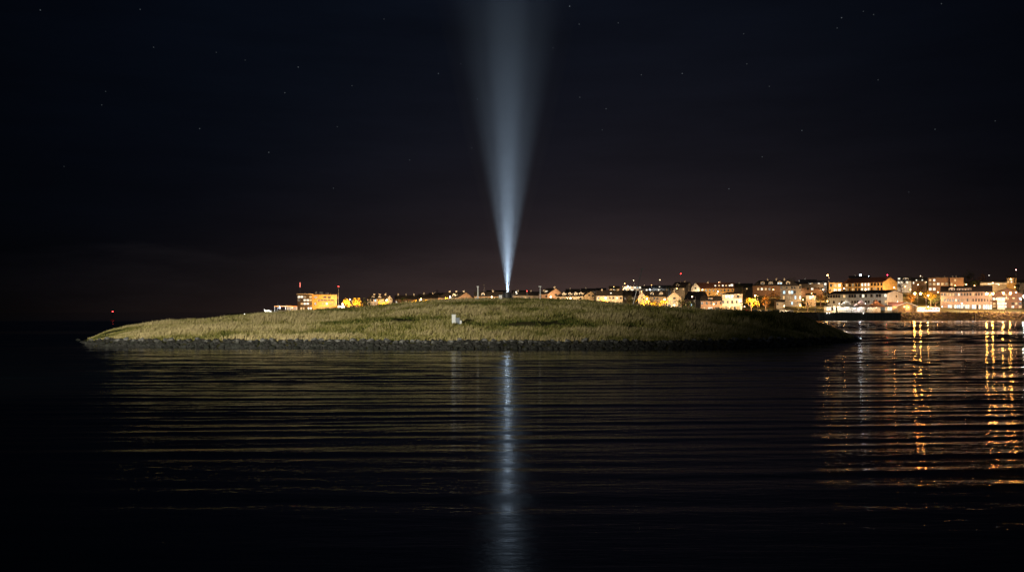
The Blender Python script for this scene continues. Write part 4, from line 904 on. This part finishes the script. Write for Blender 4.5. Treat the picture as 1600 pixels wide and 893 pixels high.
aerial('tall pole with a pinkish light at the right edge of the hill', 1587.5, 422, 438, 772, light=(1,.42,.38), P=120, r=.36, rad=.09); wall_lamp('small white lamp on the skyline above the low hall', 1545, 430, 810, WHITE, 90, .32)
B('hill_house', 'dark hill house at the far right edge of the town', 'house', 1588, 1625, 436.5, 441, 740, wall='concrete', rows=[(445,3,'d.d.dd',.5)]); B('edge_house', 'grey house under the blue white lamp at the right edge', 'house', 1599, 1640, 452, 460, 640, wall='concrete', rows=[(466,4,'d.ddcd',.5),(474,4,'Wd.dcd',.5)])
# low wooden stake at the water
def stake():
    Y = SHORE-8.5; root = empty('marker_stake', (WX(1524.5,Y), Y, 0)); tag(root, 'thin white stake standing at the foot of the stone bank', 'stake')
    mb = MB(); mb.tube([(0,0,-.6),(0,0,WZ(491.5,Y))], .11, 6); mb.build('pole', M['whitepaint'], root); mb = MB(); mb.box(-.16,.16,-.14,.14,WZ(491.5,Y)+.002,WZ(491.5,Y)+.2); mb.build('cap', M['whitepaint'], root)
stake()
bol = None
for px, lab in ((1513,'dark bollard on the grass bank before the shop front'),(1562,'dark bollard on the grass bank, first of the trio at right'),(1565.5,'dark bollard on the grass bank, middle of the trio at right'),(1569.5,'dark bollard on the grass bank, last of the trio at right')):
    Y = 587.0; X = WX(px,Y); root = empty('bollard', (X,Y,gz(X,Y))); tag(root, lab, 'bollard', 'bollards on the grass bank')
    if bol is None:
        mb = MB(); mb.tube([(0,0,-.3),(0,0,.9)], [.19,.15], 8); a = mb.build('post', M['darkmetal'], root); mb = MB(); mb.tube([(0,0,.903),(0,0,1.0),(0,0,1.1)], [.22,.22,.08], 8); b = mb.build('cap', M['darkmetal'], root); bol = (a, b)
    else:
        for q in bol: c = q.copy(); COL.objects.link(c); c.parent = root

# vehicles
def car(px, Y, paint, label, rz=0.0, van=False, group='cars parked along the shore'):
    X = WX(px, Y); root = empty('camper_van' if van else 'parked_car', (X, Y, gz(X, Y)), rz)
    tag(root, label, 'camper van' if van else 'car', 'white camper vans by the boathouse' if van else group)
    if van:
        Lh, W, prof = 3.2, 1.05, [(-3.2,.45),(-3.2,2.75),(-3.0,2.95),(1.4,3.0),(2.1,2.9),(2.35,1.75),(3.1,1.35),(3.2,.9),(3.2,.45)]
        sides = [(-2.5,-1.4,1.7,2.3),(-.6,.5,1.7,2.3)]; front = [(2.10,2.78),(2.33,1.85)]; sd = (1.15,2.15,1.75,2.5); wr, wx = .36, (-1.9,2.2)
    else:
        Lh, W, prof = 2.2, .88, [(-2.2,.32),(-2.2,.85),(-1.95,1.0),(-1.55,1.42),(-.9,1.5),(.35,1.48),(1.05,1.02),(2.0,.85),(2.2,.62),(2.2,.32)]
        sides = [(-1.3,-.42,1.02,1.36),(-.32,.42,1.02,1.36)]; front = [(.42,1.42),(1.0,1.07)]; sd = None; wr, wx = .32, (-1.35,1.38)
    mb = MB(); mb.prism(prof, 'y', -W, W); mb.build('body', paint, root)
    gb = MB()
    for (a, b, z0, z1) in sides+([sd] if sd else []):
        for s in (-1,1): gb.box(a, b, min(s*W, s*(W+.02)), max(s*W, s*(W+.02)), z0, z1)
    (xa, za), (xb, zb_) = front; gb.add([(xa+.03,-W*.85,za),(xa+.03,W*.85,za),(xb+.06,W*.85,zb_),(xb+.06,-W*.85,zb_),(xa-.05,-W*.85,za),(xa-.05,W*.85,za),(xb-.03,W*.85,zb_-.02),(xb-.03,-W*.85,zb_-.02)], [(0,1,2,3),(7,6,5,4),(0,3,7,4),(1,5,6,2),(0,4,5,1),(3,2,6,7)])
    gb.build('window', M['glass'], root)
    for x in wx:
        for s in (-1,1):
            mb = MB(); mb.tube([(x,s*(W-.16),wr),(x,s*(W+.03),wr)], wr, 12); wh = mb.build('wheel', M['rubber'], root)
            mb = MB(); mb.tube([(x,s*(W+.032),wr),(x,s*(W+.045),wr)], wr*.6, 10); mb.build('rim', M['silver'], wh)
    for s in (-1,1):
        mb = MB(); mb.box(Lh-.05,Lh+.02,s*W*.72-.16,s*W*.72+.16,.62,.78); mb.build('headlight', M['trim'], root)
        mb = MB(); mb.box(-Lh-.02,-Lh+.05,s*W*.78-.12,s*W*.78+.12,.66,.84); mb.build('tail_light', M['redpaint'], root)
    return root
car(1167.5, 592, M['redpaint'], 'red car parked on the shore road under the golden tree')
car(1180, 594, M['bluepaint'], 'dark blue car parked right of the red car'); car(1193, 600, M['silver'], 'silver car parked under the orange tree', .1); car(1203, 601, M['darkmetal'], 'black car parked between orange tree and shed', -.1)
car(1217, 592, M['whitepaint'], 'white car, nearest the shed in the parked row'); car(1225, 593, M['silver'], 'silver car in the middle of the row before the grey flats', .1); car(1234, 592, M['whitepaint'], 'white car at the lawn end of the parked row', PI); car(1148, 601, M['silver'], 'silver car parked in front of the yellow porch')
street_lamp('low orange lamp over the row of parked cars', 1222, 477.5, 590, (1,.62,.3), 700, (1.2,), .26); street_lamp('low orange lamp behind the red car', 1160.5, 478.5, 590, (1,.6,.3), 350, (1.,), .24)
car(1440, 591, M['whitepaint'], 'white camper van next to the boathouse', 0, True); car(1459, 593, M['whitepaint'], 'white camper van at the corner of the brown building', PI, True)
wall_lamp('cool white floodlight over the two camper vans', 1450, 479.0, 583.5, COOL, 190, .2); wall_lamp('cool white floodlight between camper vans and shop front', 1472, 479.0, 584, COOL, 170, .2)
car(419, 642, M['whitepaint'], 'white car at the left end of the harbour yard', .2, group='cars in the harbour yard'); car(437, 630, M['whitepaint'], 'white van like car in front of the flat roofed shed', 0, group='cars in the harbour yard'); car(446, 632, M['silver'], 'silver car under the flat shed roof', PI, group='cars in the harbour yard'); car(456, 631, M['whitepaint'], 'pale car nearest the glazed wing', 0, group='cars in the harbour yard')

# dark hillside houses filling the skyline
for (p0, p1, rg, ev, Y, wl, cod, lab) in (
    (800, 826, 453.8, 457.5, 760, 'concrete', 'dw.d', 'low hill roofs behind the searchlight, right side'),
    (884, 906, 451.5, 455, 780, 'brick', 'd.wd', 'low hill house behind the dormer house'),
    (908, 930, 450.6, 454, 790, 'concrete', 'w.dd', 'small hill house above the right gable of the dormer house'),
    (1001, 1020, 446.5, 450, 830, 'darkwall', 'dWd', 'dark hill house right of the flat hill block'),
    (1146, 1176, 442.5, 448, 780, 'darkwall', '.d.w.', 'dark hill house between orange terrace and villa'),
    (1250, 1276, 436.5, 441, 850, 'concrete', 'd.Wd', 'pale hill house at the top right of the villa'),
    (1326, 1360, 430.6, 434, 850, 'darkwall', 'd.d', 'dark roof behind the orange block'),
    (670, 700, 457.8, 461.5, 780, 'darkwall', 'd.wd', 'dark hill roof behind the pink gable house'),
    (760, 790, 453.6, 457.5, 780, 'darkwall', 'd.dd', 'dark hill roof directly left of the beam')):
    B('hill_house', lab, 'house', p0, p1, rg, ev, Y, wall=wl, rows=[((ev+2.6), 2.2, cod, .4)], chim=[(.3,.6,'white')], group='small dark houses on the hill')
for px, py, r_, Y, lab in ((690,461,9,800,'dark treetop on the skyline behind the pink gable'),(958,453,8,800,'dark treetop left of the reddish hill house'),(1160,452,12,700,'dark tree on the slope behind the three storey house'),(1043,452,8,740,'dark tree between the long hill roof and the big gable'),(1236,441,8,800,'dark treetop behind the villa'),(1408,444,9,730,'dark tree below the gabled hill house'),(1442,447,9,735,'dark tree left of the brown hill flats'),(1525,443,9,720,'dark tree above the dormers of the brown building'),(608,470,8,680,'dark tree behind the white gabled house'),(1591,446,9,700,'dark tree at the right edge behind the brick house')):
    tree(lab, px, py, r_, Y, 'dark', n=420)

for px, py, Y, P, c, lab in ((1206,452,742,500,SODIUM,'orange lamp before the villa, left of its lit windows'),(1243,452,742,350,WARM,'warm lamp at the right corner of the villa'),(1262,447,752,500,SODIUM,'orange lamp between the villa and the orange block'),
    (1152,458,690,420,SODIUM,'orange lamp on the slope above the three storey house'),(1095,452,706,420,WARM,'warm lamp under the twin gables'),(1055,450.5,722,320,SODIUM,'orange lamp left of the twin gables'),(1000,455,735,300,SODIUM,'orange lamp behind the dark house roofs'),
    (960,457.5,742,260,WARM,'warm lamp behind the white walled house roof'),(938,457,760,260,SODIUM,'orange lamp above the dormer house gable'),(905,457,770,200,WARM,'warm lamp behind the dormer house ridge'),(855,454.5,770,200,SODIUM,'orange lamp behind the salmon gable roof'),
    (680,461.5,765,240,SODIUM,'orange lamp on the hill behind the pink gable house'),(640,464.5,745,240,WARM,'warm lamp on the hill behind the long terrace'),(622,466.5,700,300,SODIUM,'orange lamp at the left end of the long terrace'),(1412,447,752,500,SODIUM,'orange lamp below the gabled hill house'),
    (1420,452,715,500,SODIUM,'orange lamp on the slope right of the orange block'),(1432,444.5,752,300,WARM,'warm lamp under the hill house with scattered windows'),(1463,456,700,700,SODIUM,'orange lamp on the slope below the brown hill flats'),(1490,445.5,722,420,SODIUM,'orange lamp between the two brown hill flats'),
    (1520,446,715,420,SODIUM,'orange lamp behind the dormers of the brown building'),(1535,447,712,420,SODIUM,'orange lamp below the long low hall'),(1583,448,706,500,SODIUM,'orange lamp behind the gabled brick house'),(1290,470,632,500,SODIUM,'orange lamp at the left corner of the white hotel'),(1252,468,640,420,SODIUM,'orange lamp between grey flats and amber house')):
    street_lamp(lab, px, py, Y, c, P, (1.1,), .3, show=1.6)

wall_lamp('added cool floodlight between the glass pavilion and the white tent', 1311, 474, 600, (.9,.95,1.0), 260, .2, aim=(0,.95,.1), show=.5); wall_lamp('added cool floodlight behind the pink tent', 1352, 474, 602, (.9,.95,1.0), 260, .2, aim=(0,.95,.1), show=.5); wall_lamp('added warm white floodlight at the right corner of the white hotel', 1402, 471, 600, (1,.9,.75), 260, .2, aim=(-.1,.95,.1), show=.5)  # floodlights added to whiten the hotel walls
